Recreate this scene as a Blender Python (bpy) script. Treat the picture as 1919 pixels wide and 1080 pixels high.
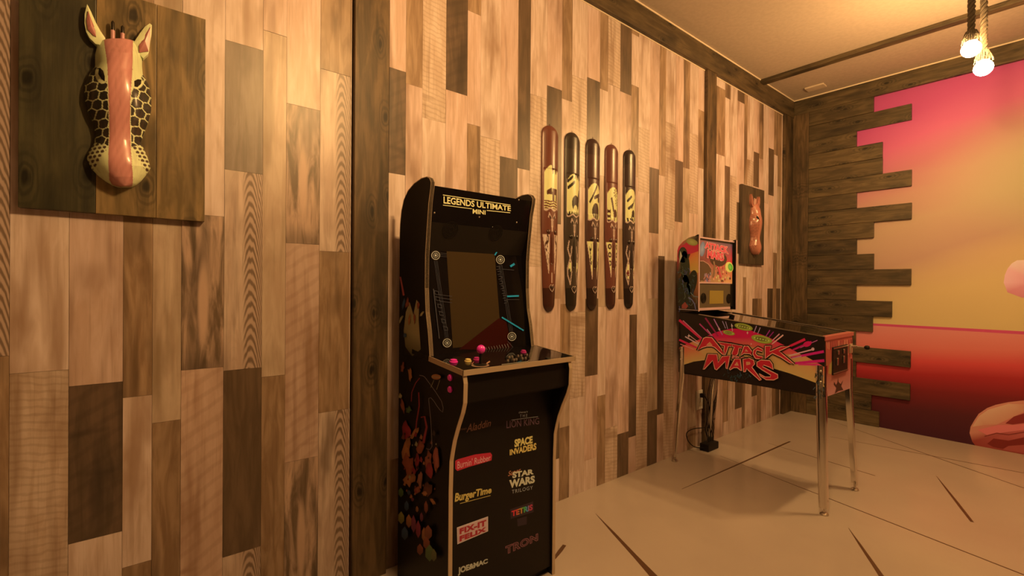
import bpy, bmesh, math, random
from mathutils import Vector, Matrix
random.seed(7)
S = bpy.context.scene
for o in list(bpy.data.objects): bpy.data.objects.remove(o)
COL = S.collection
V3 = Vector

# ---------------------------------------------------------------- camera, world, light levels, exposure
H = 2.6
YAW, PIT, ROL, FPX, CY = 0.885353417, -0.00331019655, 0.00729717024, 886.7475, 540.0
CAM = V3((-4.356690, -1.608954, 1.030074))
F = V3((math.cos(YAW)*math.cos(PIT), math.sin(YAW)*math.cos(PIT), math.sin(PIT)))
R0 = V3((math.sin(YAW), -math.cos(YAW), 0)); U0 = R0.cross(F)
R = R0*math.cos(ROL) + U0*math.sin(ROL); U = R.cross(F)
cd = bpy.data.cameras.new('camera'); cam = bpy.data.objects.new('camera', cd); COL.objects.link(cam)
cam.matrix_world = Matrix(((R.x, U.x, -F.x, CAM.x), (R.y, U.y, -F.y, CAM.y), (R.z, U.z, -F.z, CAM.z), (0, 0, 0, 1)))
cd.sensor_width = 36; cd.lens = 36*FPX/1919; cd.clip_start = .02
S.camera = cam
S.view_settings.view_transform = 'Standard'; S.view_settings.look = 'None'
S.view_settings.gamma = 1; S.view_settings.use_curve_mapping = False
S.view_settings.exposure = -1.05
LIGHT = (1.0, 0.565, 0.20)         # colour of the warm bulbs
PAINT = (1.0, 0.60, 0.27)          # reference light the paint tones were judged under
BULB = 1500.0                      # bulb surface radiance
w = bpy.data.worlds.new('world'); S.world = w; w.use_nodes = True
w.node_tree.nodes['Background'].inputs[0].default_value = (1.0, .62, .32, 1)
w.node_tree.nodes['Background'].inputs[1].default_value = 0.0

# measuring helpers: a sight line of the survey camera met with a real wall, cabinet or floor plane
def ray(x, y): return F + R*((x-959.5)/FPX) - U*((y-CY)/FPX)
def onY(x, y, Y=0.0):
    d = ray(x, y); return CAM + d*((Y-CAM.y)/d.y)
def onX(x, y, X=0.0):
    d = ray(x, y); return CAM + d*((X-CAM.x)/d.x)
def onZ(x, y, Z=0.0):
    d = ray(x, y); return CAM + d*((Z-CAM.z)/d.z)

# ---------------------------------------------------------------- object helpers
WP = {}
def put(o, pivot, parent):
    pivot = V3(pivot)
    o.location = pivot - (WP[parent.name] if parent else V3((0, 0, 0)))
    o.parent = parent; WP[o.name] = pivot
def tag(o, label=None, cat=None, group=None, kind=None):
    if label: o['label'] = label
    if cat: o['category'] = cat
    if group: o['group'] = group
    if kind: o['kind'] = kind
    return o
def thing(name, label, cat, loc, group=None):
    o = bpy.data.objects.new(name, None); COL.objects.link(o); o.empty_display_size = .05
    put(o, loc, None); return tag(o, label, cat, group)
def mk(name, verts, faces, mat, parent=None, smooth=False, fm=None, cols=None, pivot=None, label=None):
    """world-space verts -> one mesh object with its own origin"""
    verts = [V3(v) for v in verts]
    if pivot is None:
        mn = V3([min(v[i] for v in verts) for i in range(3)]); mx = V3([max(v[i] for v in verts) for i in range(3)])
        pivot = (mn+mx)/2
    pivot = V3(pivot)
    me = bpy.data.meshes.new(name); me.from_pydata([tuple(v-pivot) for v in verts], [], faces)
    mats = mat if isinstance(mat, (list, tuple)) else [mat]
    for m in mats: me.materials.append(m)
    if fm:
        for i, p in enumerate(me.polygons): p.material_index = fm[i]
    if smooth is not False:
        for p in me.polygons: p.use_smooth = True
    if cols is not None:
        a = me.color_attributes.new('Col', 'FLOAT_COLOR', 'POINT')
        for i, c in enumerate(cols): a.data[i].color = (c[0], c[1], c[2], c[3] if len(c) > 3 else 1)
    me.update()
    o = bpy.data.objects.new(name, me); COL.objects.link(o); put(o, pivot, parent)
    if label: o['label'] = label
    return o
def sharp_by_angle(o, deg=35):
    me = o.data; bm = bmesh.new(); bm.from_mesh(me)
    for e in bm.edges:
        if len(e.link_faces) == 2 and e.calc_face_angle(0) > math.radians(deg): e.smooth = False
    bm.to_mesh(me); bm.free()

class MB:
    def __init__(s): s.v = []; s.f = []; s.m = []
    def add(s, vs, fs, m=0):
        n = len(s.v); s.v += [V3(v) for v in vs]; s.f += [tuple(i+n for i in f) for f in fs]; s.m += [m]*len(fs); return s
    def box(s, a, b, m=0, bev=0.0):
        a = V3(a); b = V3(b)
        lo = V3([min(a[i], b[i]) for i in range(3)]); hi = V3([max(a[i], b[i]) for i in range(3)])
        if bev <= 0:
            v = [(x, y, z) for x in (lo.x, hi.x) for y in (lo.y, hi.y) for z in (lo.z, hi.z)]
            return s.add(v, [(0, 1, 3, 2), (4, 6, 7, 5), (0, 4, 5, 1), (2, 3, 7, 6), (0, 2, 6, 4), (1, 5, 7, 3)], m)
        bm = bmesh.new(); bmesh.ops.create_cube(bm, size=1)
        c = (lo+hi)/2; d = hi-lo
        for v in bm.verts: v.co = V3((c.x+v.co.x*d.x, c.y+v.co.y*d.y, c.z+v.co.z*d.z))
        bmesh.ops.bevel(bm, geom=bm.edges[:], offset=bev, segments=2, affect='EDGES', profile=.6)
        bm.verts.index_update(); s.add([v.co.copy() for v in bm.verts], [[q.index for q in f.verts] for f in bm.faces], m); bm.free(); return s
    def prism(s, pts, ax, a, b, m=0):
        """closed outline pts (2-D) extruded along axis ax from a to b"""
        n = len(pts)
        def P(p, t):
            return {'x': (t, p[0], p[1]), 'y': (p[0], t, p[1]), 'z': (p[0], p[1], t)}[ax]
        vs = [P(p, a) for p in pts] + [P(p, b) for p in pts]
        fs = [tuple(range(n))[::-1], tuple(range(n, 2*n))] + [(i, (i+1) % n, (i+1) % n+n, i+n) for i in range(n)]
        return s.add(vs, fs, m)
    def tube(s, pts, r, n=10, m=0, caps=True):
        pts = [V3(p) for p in pts]; rr = r if isinstance(r, (list, tuple)) else [r]*len(pts)
        vs = []; up = None
        for i, p in enumerate(pts):
            t = (pts[min(i+1, len(pts)-1)] - pts[max(i-1, 0)]).normalized()
            if up is None: up = t.orthogonal().normalized()
            else: up = (up - t*up.dot(t)).normalized()
            q = t.cross(up)
            for k in range(n):
                a = 2*math.pi*k/n; vs.append(p + (up*math.cos(a)+q*math.sin(a))*rr[i])
        fs = []
        for i in range(len(pts)-1):
            for k in range(n):
                fs.append((i*n+k, i*n+(k+1) % n, (i+1)*n+(k+1) % n, (i+1)*n+k))
        if caps: fs += [tuple(range(n))[::-1], tuple(range((len(pts)-1)*n, len(pts)*n))]
        return s.add(vs, fs, m)
    def lathe(s, prof, o, ax=(0, 0, 1), n=20, m=0):
        """prof: (radius, height) list revolved about the axis through o"""
        ax = V3(ax).normalized(); a = ax.orthogonal().normalized(); b = ax.cross(a); o = V3(o)
        vs = []
        for r, h in prof:
            for k in range(n):
                t = 2*math.pi*k/n; vs.append(o + ax*h + (a*math.cos(t)+b*math.sin(t))*max(r, 1e-5))
        fs = []
        for i in range(len(prof)-1):
            for k in range(n): fs.append((i*n+k, i*n+(k+1) % n, (i+1)*n+(k+1) % n, (i+1)*n+k))
        fs += [tuple(range(n))[::-1], tuple(range((len(prof)-1)*n, len(prof)*n))]
        return s.add(vs, fs, m)
    def build(s, name, mat, parent=None, smooth=False, pivot=None, label=None, kind=None):
        o = mk(name, s.v, s.f, mat, parent, smooth, fm=s.m, pivot=pivot, label=label)
        if smooth: sharp_by_angle(o)
        if kind: o['kind'] = kind
        return o

# ---------------------------------------------------------------- materials
def lin(c): return tuple((x/255/12.92 if x/255 <= .04045 else ((x/255+.055)/1.055)**2.4) for x in c)
def P(r, g, b, e=1.0):
    """paint reflectance that reads as this tone under the warm bulbs"""
    l = lin((r, g, b)); return tuple(max(.004, min(.92, l[i]/(PAINT[i]*e))) for i in range(3))
def newmat(name, rough=.5, metal=0.0, base=(.5, .5, .5), spec=.5, coat=0.0, coat_r=.1):
    m = bpy.data.materials.new(name); m.use_nodes = True; nt = m.node_tree; b = nt.nodes['Principled BSDF']
    b.inputs['Base Color'].default_value = (*base, 1); b.inputs['Roughness'].default_value = rough
    b.inputs['Metallic'].default_value = metal; b.inputs['Specular IOR Level'].default_value = spec
    b.inputs['Coat Weight'].default_value = coat; b.inputs['Coat Roughness'].default_value = coat_r
    return m, nt, b
class N:
    def __init__(s, nt): s.nt = nt
    def new(s, t, **k):
        n = s.nt.nodes.new(t)
        for a, v in k.items(): setattr(n, a, v)
        return n
    def link(s, a, b): s.nt.links.new(a, b)
    def set(s, sock, v):
        if hasattr(v, 'links'): s.link(v, sock)
        elif isinstance(v, (tuple, list)) and len(v) == 3 and len(sock.default_value) == 4: sock.default_value = (*v, 1)
        else: sock.default_value = v
    def math(s, op, a, b=None, c=None, clamp=False):
        n = s.new('ShaderNodeMath', operation=op); n.use_clamp = clamp; s.set(n.inputs[0], a)
        if b is not None: s.set(n.inputs[1], b)
        if c is not None: s.set(n.inputs[2], c)
        return n.outputs[0]
    def mapr(s, v, a, b, c=0.0, d=1.0):
        n = s.new('ShaderNodeMapRange'); s.set(n.inputs[0], v)
        for i, x in enumerate((a, b, c, d)): n.inputs[i+1].default_value = x
        n.interpolation_type = 'SMOOTHSTEP'; return n.outputs[0]
    def mix(s, f, a, b, mode='MIX'):
        n = s.new('ShaderNodeMix', data_type='RGBA', blend_type=mode)
        s.set(n.inputs[0], f); s.set(n.inputs[6], a); s.set(n.inputs[7], b); return n.outputs[2]
    def noise(s, vec, scale, detail=4, rough=.55, dist=0.0):
        n = s.new('ShaderNodeTexNoise'); s.link(vec, n.inputs['Vector']); n.inputs['Scale'].default_value = scale
        n.inputs['Detail'].default_value = detail; n.inputs['Roughness'].default_value = rough; n.inputs['Distortion'].default_value = dist
        return n.outputs['Fac']
    def vmap(s, vec, sc, off=None):
        n = s.new('ShaderNodeVectorMath', operation='MULTIPLY'); s.link(vec, n.inputs[0]); n.inputs[1].default_value = sc
        r = n.outputs[0]
        if off is not None:
            a = s.new('ShaderNodeVectorMath', operation='ADD'); s.link(r, a.inputs[0]); s.link(off, a.inputs[1]); r = a.outputs[0]
        return r
    def coord(s):
        tc = s.new('ShaderNodeTexCoord'); return tc.outputs['Object']
    def rnd(s):
        return s.new('ShaderNodeObjectInfo').outputs['Random']
    def bump(s, h, b, st=.2, dist=.002):
        n = s.new('ShaderNodeBump'); n.inputs['Strength'].default_value = st; n.inputs['Distance'].default_value = dist
        s.link(h, n.inputs['Height']); s.link(n.outputs[0], b.inputs['Normal'])

def wood(name, lo, mid, hi, along='z', kind='plain', rough=.42, spec=.5, var=.25, bst=.15, knots=False, coat=0.0):
    """printed or stained board; grain runs along local axis"""
    m, nt, b = newmat(name, rough=rough, spec=spec, coat=coat, coat_r=.42); n = N(nt)
    co = n.coord(); rn = n.rnd()
    r1 = n.math('MULTIPLY', rn, 61.7)
    cx = n.new('ShaderNodeCombineXYZ'); n.link(r1, cx.inputs[0]); n.link(n.math('MULTIPLY', rn, 23.1), cx.inputs[1]); n.link(n.math('MULTIPLY', rn, 91.3), cx.inputs[2])
    off = cx.outputs[0]
    g = {'z': (1, 1, .035), 'y': (1, .035, 1), 'x': (.035, 1, 1)}[along]
    g2 = {'z': (1, 1, .16), 'y': (1, .16, 1), 'x': (.16, 1, 1)}[along]
    fine = n.noise(n.vmap(co, tuple(x*150 for x in g), off), 1.0, 5, .6)
    mid_n = n.noise(n.vmap(co, tuple(x*34 for x in g2), off), 1.0, 4, .55, .8)
    blot = n.noise(n.vmap(co, tuple(x*9 for x in {'z': (1, 1, .45), 'y': (1, .45, 1), 'x': (.45, 1, 1)}[along]), off), 1.0, 3, .5)
    c = n.mix(n.mapr(mid_n, .33, .68), mid, hi)
    c = n.mix(n.mapr(blot, .48, .8, 0, .8), c, lo)
    c = n.mix(n.mapr(fine, .5, .75, 0, .35), c, lo)
    stn = n.noise(n.vmap(co, tuple(x*24 for x in {'z': (1, 1, .09), 'y': (1, .09, 1), 'x': (.09, 1, 1)}[along]), off), 1.0, 2, .5)
    c = n.mix(n.mapr(stn, .50, .70, 0, .6), c, lo)
    sx = n.new('ShaderNodeSeparateXYZ'); n.link(co, sx.inputs[0])
    h = fine
    if kind in ('sawn', 'diag'):
        wv = n.new('ShaderNodeTexWave', wave_type='BANDS', bands_direction='Z')
        v = n.new('ShaderNodeMapping'); v.inputs['Rotation'].default_value = (0, math.radians(-8 if kind == 'sawn' else 32), 0)
        n.link(n.vmap(co, (1, 1, 1), off), v.inputs[0]); n.link(v.outputs[0], wv.inputs['Vector'])
        wv.inputs['Scale'].default_value = 17 if kind == 'sawn' else 8; wv.inputs['Distortion'].default_value = 3.5 if kind == 'sawn' else 2.2
        wv.inputs['Detail'].default_value = 3; wv.inputs['Detail Scale'].default_value = 1.6
        c = n.mix(n.mapr(wv.outputs['Fac'], .0, .5, .24 if kind == 'sawn' else .22, 0), c, lo)
        st = n.noise(n.vmap(co, (3, 3, 14), off), 1.0, 2)
        c = n.mix(n.mapr(st, .6, .72, 0, .5), c, lo)
    if kind == 'flame':
        xo = n.math('SUBTRACT', sx.outputs[0], .018)
        ph = n.math('ADD', n.math('ADD', sx.outputs[2], n.math('MULTIPLY', n.math('MULTIPLY', xo, xo), 130)), n.math('MULTIPLY', mid_n, .05))
        wv_ = n.math('SINE', n.math('MULTIPLY', ph, 190))
        msk = n.mapr(n.math('ADD', sx.outputs[0], n.math('MULTIPLY', mid_n, .006)), -.002, .012)
        dk = n.mix(n.mapr(wv_, -.9, .7, .15, 1), lo, mid)
        c = n.mix(n.math('MULTIPLY', msk, .9), c, dk)
    if kind == 'streak':
        a = n.math('MULTIPLY', sx.outputs[0], 62); d = n.math('MULTIPLY', n.math('ADD', sx.outputs[2], .03), 6.5)
        q = n.math('ADD', n.math('ADD', n.math('POWER', n.math('ABSOLUTE', a), 2.0), n.math('POWER', n.math('ABSOLUTE', d), 2.0)), n.math('MULTIPLY', mid_n, .6))
        c = n.mix(n.mapr(q, .45, 1.3, .9, 0), c, hi)
        c = n.mix(n.mapr(sx.outputs[2], -.14, -.22, 0, .5), c, lo)
    if knots:
        vo = n.new('ShaderNodeTexVoronoi'); vo.feature = 'F1'; vo.voronoi_dimensions = '2D'
        cb_ = n.new('ShaderNodeCombineXYZ'); pa, pb = {'z': (0, 2), 'y': (2, 1), 'x': (2, 0)}[along]
        n.link(n.math('ADD', n.math('MULTIPLY', sx.outputs[pa], 8.0), r1), cb_.inputs[0]); n.link(n.math('ADD', n.math('MULTIPLY', sx.outputs[pb], 3.4), n.math('MULTIPLY', rn, 23.1)), cb_.inputs[1])
        wp_ = n.new('ShaderNodeVectorMath', operation='ADD'); n.link(cb_.outputs[0], wp_.inputs[0])
        wq_ = n.new('ShaderNodeCombineXYZ'); n.link(n.math('MULTIPLY', mid_n, .22), wq_.inputs[0]); n.link(n.math('MULTIPLY', blot, .35), wq_.inputs[1]); n.link(wq_.outputs[0], wp_.inputs[1])
        n.link(wp_.outputs[0], vo.inputs['Vector']); vo.inputs['Scale'].default_value = 1; vo.inputs['Randomness'].default_value = 1
        ring = n.math('SINE', n.math('MULTIPLY', vo.outputs['Distance'], 75))
        near = n.mapr(vo.outputs['Distance'], .10, .34, 1, 0)
        c = n.mix(n.math('MULTIPLY', near, n.mapr(ring, -.4, 1, .1, .6)), c, lo)
        c = n.mix(n.mapr(vo.outputs['Distance'], .035, .09, .85, 0), c, tuple(x*.35 for x in lo))
    hsv = n.new('ShaderNodeHueSaturation'); n.link(c, hsv.inputs['Color'])
    n.link(n.math('ADD', n.math('MULTIPLY', n.math('FRACT', n.math('MULTIPLY', rn, 7.13)), var), 1-var/2), hsv.inputs['Value'])
    n.link(hsv.outputs[0], b.inputs['Base Color'])
    n.link(n.math('ADD', n.math('MULTIPLY', fine, .14), rough-.07), b.inputs['Roughness'])
    n.bump(h, b, bst, .001)
    return m

PALE = wood('pale laminate', P(150, 95, 52), P(205, 148, 100), P(226, 168, 118), var=.12, coat=.55)
SAWN = wood('sawn laminate', P(138, 86, 44), P(198, 142, 92), P(216, 160, 108), kind='sawn', var=.12, coat=.55)
DIAG = wood('diagonal sawn laminate', P(140, 84, 44), P(192, 132, 86), P(206, 146, 98), kind='diag', var=.12, coat=.55)
MEDM = wood('medium brown laminate', P(84, 50, 22), P(140, 90, 48), P(176, 120, 70), var=.2, coat=.55)
DARK = wood('dark brown laminate', P(56, 34, 15), P(90, 57, 28), P(114, 74, 40), var=.2, coat=.55)
DSAW = wood('dark sawn laminate', P(46, 28, 14), P(84, 54, 28), P(106, 68, 38), kind='diag', var=.1, coat=.55)
GREY = wood('grey brown laminate', P(94, 64, 38), P(130, 94, 60), P(150, 110, 72), var=.1, coat=.55)
FLAM = wood('flame grain laminate', P(92, 56, 26), P(190, 134, 88), P(218, 160, 108), kind='flame', var=.1, coat=.55)
STRK = wood('dark laminate with pale streak', P(62, 38, 18), P(106, 70, 38), P(202, 140, 90), kind='streak', var=.1, coat=.55)
TANN = wood('greenish tan laminate', P(134, 90, 48), P(184, 130, 82), P(202, 148, 96), var=.1, coat=.55)
PINK = wood('pinkish laminate', P(146, 92, 52), P(204, 142, 94), P(220, 158, 110), var=.12, coat=.55)
WM = dict(L=PALE, H=SAWN, I=DIAG, M=MEDM, D=DARK, E=DSAW, G=GREY, F=FLAM, K=STRK, T=TANN, R=PINK)
STAIN_V = wood('dark stained pine upright', P(36, 22, 8), P(74, 46, 19), P(106, 67, 31), along='z', rough=.5, knots=True, var=.2, bst=.3)
STAIN_H = wood('dark stained pine board', P(32, 21, 8), P(74, 48, 20), P(102, 68, 31), along='y', rough=.55, knots=True, var=.55, bst=.35)
STAIN_X = wood('dark stained pine rail', P(40, 26, 10), P(78, 50, 21), P(102, 67, 31), along='x', rough=.5, knots=True, var=.1, bst=.3)
PLQ = wood('stained plaque board', P(52, 34, 13), P(106, 71, 31), P(150, 101, 48), along='z', rough=.4, knots=True, var=.15, bst=.3)
PLQD = wood('dark stained plaque board', P(30, 23, 9), P(60, 45, 20), P(80, 60, 27), along='z', rough=.4, knots=True, var=.1, bst=.3)
PLQS = wood('dark brown small plaque', P(40, 26, 12), P(70, 46, 22), P(92, 62, 32), along='z', rough=.45, var=.1)
def flat(name, c, rough=.5, **k): return newmat(name, rough, base=c, **k)[0]
def speck(name, c, amt=.08, sc=60, rough=.7, **k):
    m, nt, b = newmat(name, rough, base=c, **k); n = N(nt)
    f = n.noise(n.coord(), sc, 4); n.link(n.mix(n.mapr(f, .3, .7), tuple(x*(1-amt) for x in c), tuple(min(1, x*(1+amt)) for x in c)), b.inputs['Base Color'])
    n.bump(f, b, .01, .0002); return m
CEIL = speck('ceiling plaster', (.50, .42, .36), .05, 40, .85)
PLAST = speck('beige wall paint', (.62, .52, .42), .04, 30, .8)
BACK = flat('dark wall backing', (.10, .06, .03), .8)
DIMW = wood('brown panelling', P(54, 34, 15), P(92, 59, 30), P(114, 76, 42))
CAULK = flat('cream caulk bead', (.85, .74, .6), .5)
BLACK = newmat('black laminate', .38, base=(.008, .006, .006), spec=.22)[0]
BLKM = newmat('matt black plastic', .5, base=(.010, .008, .007), spec=.25)[0]
GLOSSB = newmat('black acrylic', .06, base=(.006, .005, .006), spec=.45)[0]
CHROME = newmat('chrome', .12, metal=1, base=(.78, .74, .70))[0]
GOLDT = newmat('brushed champagne edging', .35, metal=.35, base=(.58, .47, .36))[0]
STEEL = newmat('dull steel', .3, metal=1, base=(.55, .5, .45))[0]
PINKB = newmat('pink plastic', .3, base=(.85, .04, .60), coat=.3)[0]
PINKD = newmat('dark pink plastic', .3, base=(.45, .03, .26))[0]
YELB = newmat('cream yellow plastic', .35, base=(.75, .62, .25))[0]
SCRN = newmat('display glass with room reflection', .08, base=(.05, .035, .018))[0]  # brown base paints in the lit room reflected by the glass
def vcol(name, rough, spec=.5, coat=0.0, wear=.0):
    m, nt, b = newmat(name, rough, spec=spec, coat=coat); n = N(nt)
    a = n.new('ShaderNodeAttribute', attribute_name='Col'); n.link(a.outputs['Color'], b.inputs['Base Color']); return m
PRINT = vcol('printed vinyl', .38)
PRINTG = vcol('printed film under glass', .12, coat=.5)

# floor: glossy poured beige floor
FLO, nt, b = newmat('glossy beige poured floor', .16, spec=.35); n = N(nt); co = n.coord()
f1 = n.noise(co, 1.1, 3); f2 = n.noise(co, 9, 4)
c = n.mix(n.mapr(f1, .3, .7), (.46, .40, .37), (.52, .455, .42)); c = n.mix(n.mapr(f2, .55, .8, 0, .12), c, (.38, .32, .28))
n.link(c, b.inputs['Base Color']); n.link(n.math('ADD', n.math('MULTIPLY', f2, .12), .12), b.inputs['Roughness'])
n.bump(f1, b, .05, .01)
CRK = flat('dark brown floor inlay', (.10, .045, .02), .4)

# mural print: smooth sunset bands on the wallpaper (local y runs along the wall, z up)
MUR, nt, b = newmat('printed sunset wallpaper', .6, spec=.3); n = N(nt); co = n.coord()
sx = n.new('ShaderNodeSeparateXYZ'); n.link(co, sx.inputs[0])
Z = sx.outputs[2]; Yc = sx.outputs[1]      # object origin at (0, 0, 0)
def ramp(fac, stops):
    r = n.new('ShaderNodeValToRGB'); n.link(fac, r.inputs[0]); e = r.color_ramp.elements
    while len(e) > 1: e.remove(e[-1])
    e[0].position = stops[0][0]; e[0].color = (*stops[0][1], 1)
    for p, c in stops[1:]:
        q = e.new(p); q.color = (*c, 1)
    return r.outputs[0]
wob = n.math('MULTIPLY', n.math('SUBTRACT', n.noise(n.vmap(co, (1, .8, 4)), 1.0, 2), .5), .16)
zt = n.math('ADD', n.math('DIVIDE', n.math('ADD', Z, wob), 2.6), n.math('MULTIPLY', n.math('ADD', Yc, .9), .13))
sky = ramp(zt, [(.28, P(204, 150, 78, .95)), (.38, P(206, 150, 80, 1.0)), (.44, P(212, 150, 86, 1.15)), (.50, P(216, 146, 96, 1.45)), (.60, P(222, 156, 98, 1.5)),
    (.68, P(228, 146, 100, 1.6)), (.75, P(230, 120, 100, 1.6)), (.82, P(234, 96, 104, 1.45)), (.90, P(222, 78, 100, 1.5)), (1.0, P(214, 72, 96, 1.5))])
dy = n.math('MULTIPLY', n.math('ADD', Yc, 1.62), 1.35); dz = n.math('MULTIPLY', n.math('SUBTRACT', Z, 1.78), 2.0)
rad = n.math('SQRT', n.math('ADD', n.math('MULTIPLY', dy, dy), n.math('MULTIPLY', dz, dz)))
sky = n.mix(n.mapr(rad, .1, 1.1, .75, 0), sky, P(236, 190, 108, 1.45))
zg = n.math('ADD', n.math('DIVIDE', Z, .76), n.math('MULTIPLY', wob, .4))
gy = n.math('MULTIPLY', n.math('ADD', Yc, .8), .10)
grd = ramp(n.math('ADD', zg, gy), [(0.0, P(62, 18, 20, .7)), (.22, P(74, 20, 18, .7)), (.40, P(110, 22, 18, .75)), (.56, P(166, 34, 28, .95)), (.68, P(196, 58, 44, .85)), (.80, P(208, 94, 66, .9)), (1.0, P(212, 112, 82, .95))])
c = n.mix(n.mapr(Z, .7575, .7595), grd, sky)
n.link(c, b.inputs['Base Color'])

# ---------------------------------------------------------------- room shell
RX0, RY0 = -6.4, -4.0
fl = MB().box((RX0-.1, RY0-.1, -.08), (.1, .1, 0)).build('floor', FLO, pivot=(0, 0, 0), kind='structure')
ce = MB().box((RX0-.1, RY0-.1, H), (.1, .1, H+.08)).build('ceiling', CEIL, pivot=(0, 0, H), kind='structure')
wl = MB().box((RX0, .02, 0), (.1, .1, H)).build('wall_left', BACK, pivot=(0, 0, 0), kind='structure')
wr = MB().box((.004, RY0, 0), (.1, .02, H)).build('wall_right', BACK, pivot=(0, 0, 0), kind='structure')
MB().box((RX0, RY0-.1, 0), (.1, RY0, H)).build('wall_rear', DIMW, kind='structure')
MB().box((RX0-.1, RY0, 0), (RX0, .1, H)).build('wall_front', DIMW, kind='structure')

# ---------------------------------------------------------------- plank columns of the left wall
TOPZ = 2.47
def plank(x0, x1, z0, z1, t, gap=.00035):
    if z1-z0 < .01: return
    pr = random.uniform(0, .0012)
    o = MB().box((x0+gap, -pr, z0+gap), (x1-gap, .02, z1-gap)).build('wood_plank', WM[t], wl)
cols = [  # left px, right px, [(lower end of the piece in px at mid column, kind)]
 (-80, 18, [(670, 'F'), (2000, 'M')]),
 (18, 129.5, [(697, 'L'), (2000, 'H')]),
 (129.5, 231, [(720, 'R'), (1008, 'E'), (2000, 'L')]),
 (231, 286, [(743, 'M'), (1057, 'L'), (2000, 'M')]),
 (286, 340, [(790, 'T'), (2000, 'M')]),
 (340, 419.5, [(403, 'L'), (691, 'K'), (2000, 'I')]),
 (419.5, 491, [(84, 'L'), (322, 'G'), (692, 'F'), (1034, 'D'), (2000, 'F')]),
 (491, 535, [(62, 'R'), (705, 'T'), (2000, 'M')]),
 (535, 598, [(200, 'R'), (457, 'K'), (861, 'I'), (2000, 'K')]),
 (598, 657, [(136, 'M'), (472, 'F'), (770, 'M'), (2000, 'F')]),
 (727, 758, [(130, 'R'), (326, 'E'), (860, 'L'), (2000, 'M')]),
 (758, 789, [(160, 'M'), (520, 'R'), (2000, 'L')]),
 (789, 833, [(225, 'H'), (600, 'L'), (2000, 'H')]),
 (833, 873, [(173, 'E'), (560, 'R'), (2000, 'M')]),
 (873, 898, [(23, 'M'), (234, 'R'), (500, 'M'), (2000, 'L')]),
 (898, 935, [(259, 'L'), (500, 'H'), (2000, 'L')]),
 (935, 968, [(296, 'R'), (520, 'D'), (2000, 'R')]),
 (968, 991, [(317, 'D'), (600, 'L'), (2000, 'M')]),
 (991, 1022, [(180, 'L'), (500, 'H'), (2000, 'L')]),
 (1022, 1050, [(164, 'R'), (419, 'D'), (560, 'L'), (766, 'R'), (863, 'D'), (2000, 'L')]),
 (1050, 1069, [(187, 'M'), (570, 'L'), (720, 'M'), (800, 'T'), (2000, 'M')]),
 (1069, 1097, [(145, 'L'), (350, 'H'), (585, 'L'), (745, 'H'), (2000, 'L')]),
 (1097, 1121, [(148, 'R'), (380, 'D'), (560, 'R'), (704, 'D'), (860, 'R'), (2000, 'L')]),
 (1121, 1136, [(168, 'M'), (330, 'L'), (575, 'T'), (741, 'L'), (2000, 'M')]),
 (1136, 1159, [(160, 'H'), (560, 'L'), (800, 'R'), (2000, 'H')]),
 (1159, 1180, [(174, 'D'), (430, 'R'), (561, 'M'), (811, 'R'), (2000, 'D')]),
 (1180, 1194, [(64, 'M'), (160, 'L'), (330, 'M'), (590, 'R'), (818, 'D'), (2000, 'R')]),
 (1194, 1215, [(240, 'L'), (360, 'H'), (700, 'L'), (2000, 'H')]),
 (1215, 1233, [(315, 'R'), (437, 'D'), (560, 'R'), (769, 'T'), (2000, 'D')]),
 (1233, 1245, [(329, 'M'), (480, 'L'), (776, 'D'), (2000, 'R')]),
 (1245, 1263, [(230, 'L'), (430, 'H'), (640, 'L'), (2000, 'H')]),
 (1263, 1278, [(301, 'R'), (416, 'D'), (2000, 'R')]),
 (1278, 1290, [(315, 'M'), (500, 'T'), (2000, 'R')]),
 (1290, 1306, [(250, 'L'), (400, 'H'), (600, 'R'), (800, 'T'), (2000, 'M')]),
 (1306, 1317.5, [(206, 'R'), (315, 'M'), (600, 'L'), (2000, 'R')]),
 (1340, 1356, [(163, 'L'), (290, 'M'), (500, 'L'), (2000, 'R')]),
 (1356, 1366, [(183, 'M'), (311, 'L'), (480, 'D'), (640, 'R'), (790, 'M'), (2000, 'L')]),
 (1366, 1379, [(330, 'L'), (450, 'H'), (2000, 'L')]),
 (1379, 1392, [(190, 'D'), (380, 'R'), (476, 'D'), (640, 'L'), (765, 'D'), (2000, 'R')]),
 (1392, 1398, [(345, 'M'), (520, 'L'), (2000, 'M')]),
 (1398, 1410, [(300, 'L'), (500, 'H'), (2000, 'L')]),
 (1410, 1420, [(285, 'R'), (350, 'D'), (560, 'R'), (742, 'D'), (2000, 'R')]),
 (1420, 1428, [(297, 'M'), (560, 'R'), (2000, 'M')]),
 (1428, 1438, [(380, 'L'), (2000, 'R')]),
 (1438, 1448, [(278, 'R'), (366, 'D'), (541, 'R'), (660, 'D'), (2000, 'L')]),
 (1448, 1455, [(290, 'M'), (474, 'L'), (2000, 'M')]),
 (1455, 1466, [(350, 'M'), (541, 'T'), (2000, 'D')]),
]
for x0, x1, segs in cols:
    X0, X1 = onY(x0, 545).x, onY(x1, 545).x; xc = (x0+x1)/2
    top = TOPZ
    for yb, t in segs:
        zb = max(0.0, onY(xc, yb).z) if yb < 1999 else 0.0
        if zb < top: plank(X0, X1, zb, top, t); top = zb
x = onY(-80, 545).x
for k, t in enumerate('LHMRLDTLH'):       # the same panelling goes on past the picture's left side
    plank(x-.11, x, 1.1-.13*(k % 4), TOPZ, t); plank(x-.11, x, 0, 1.1-.13*(k % 4), 'MLDHRTLMR'[k]); x -= .11
lastx = x
MB().box((RX0, -.001, 0), (lastx, .02, TOPZ)).build('wood_plank', DARK, wl)

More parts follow.
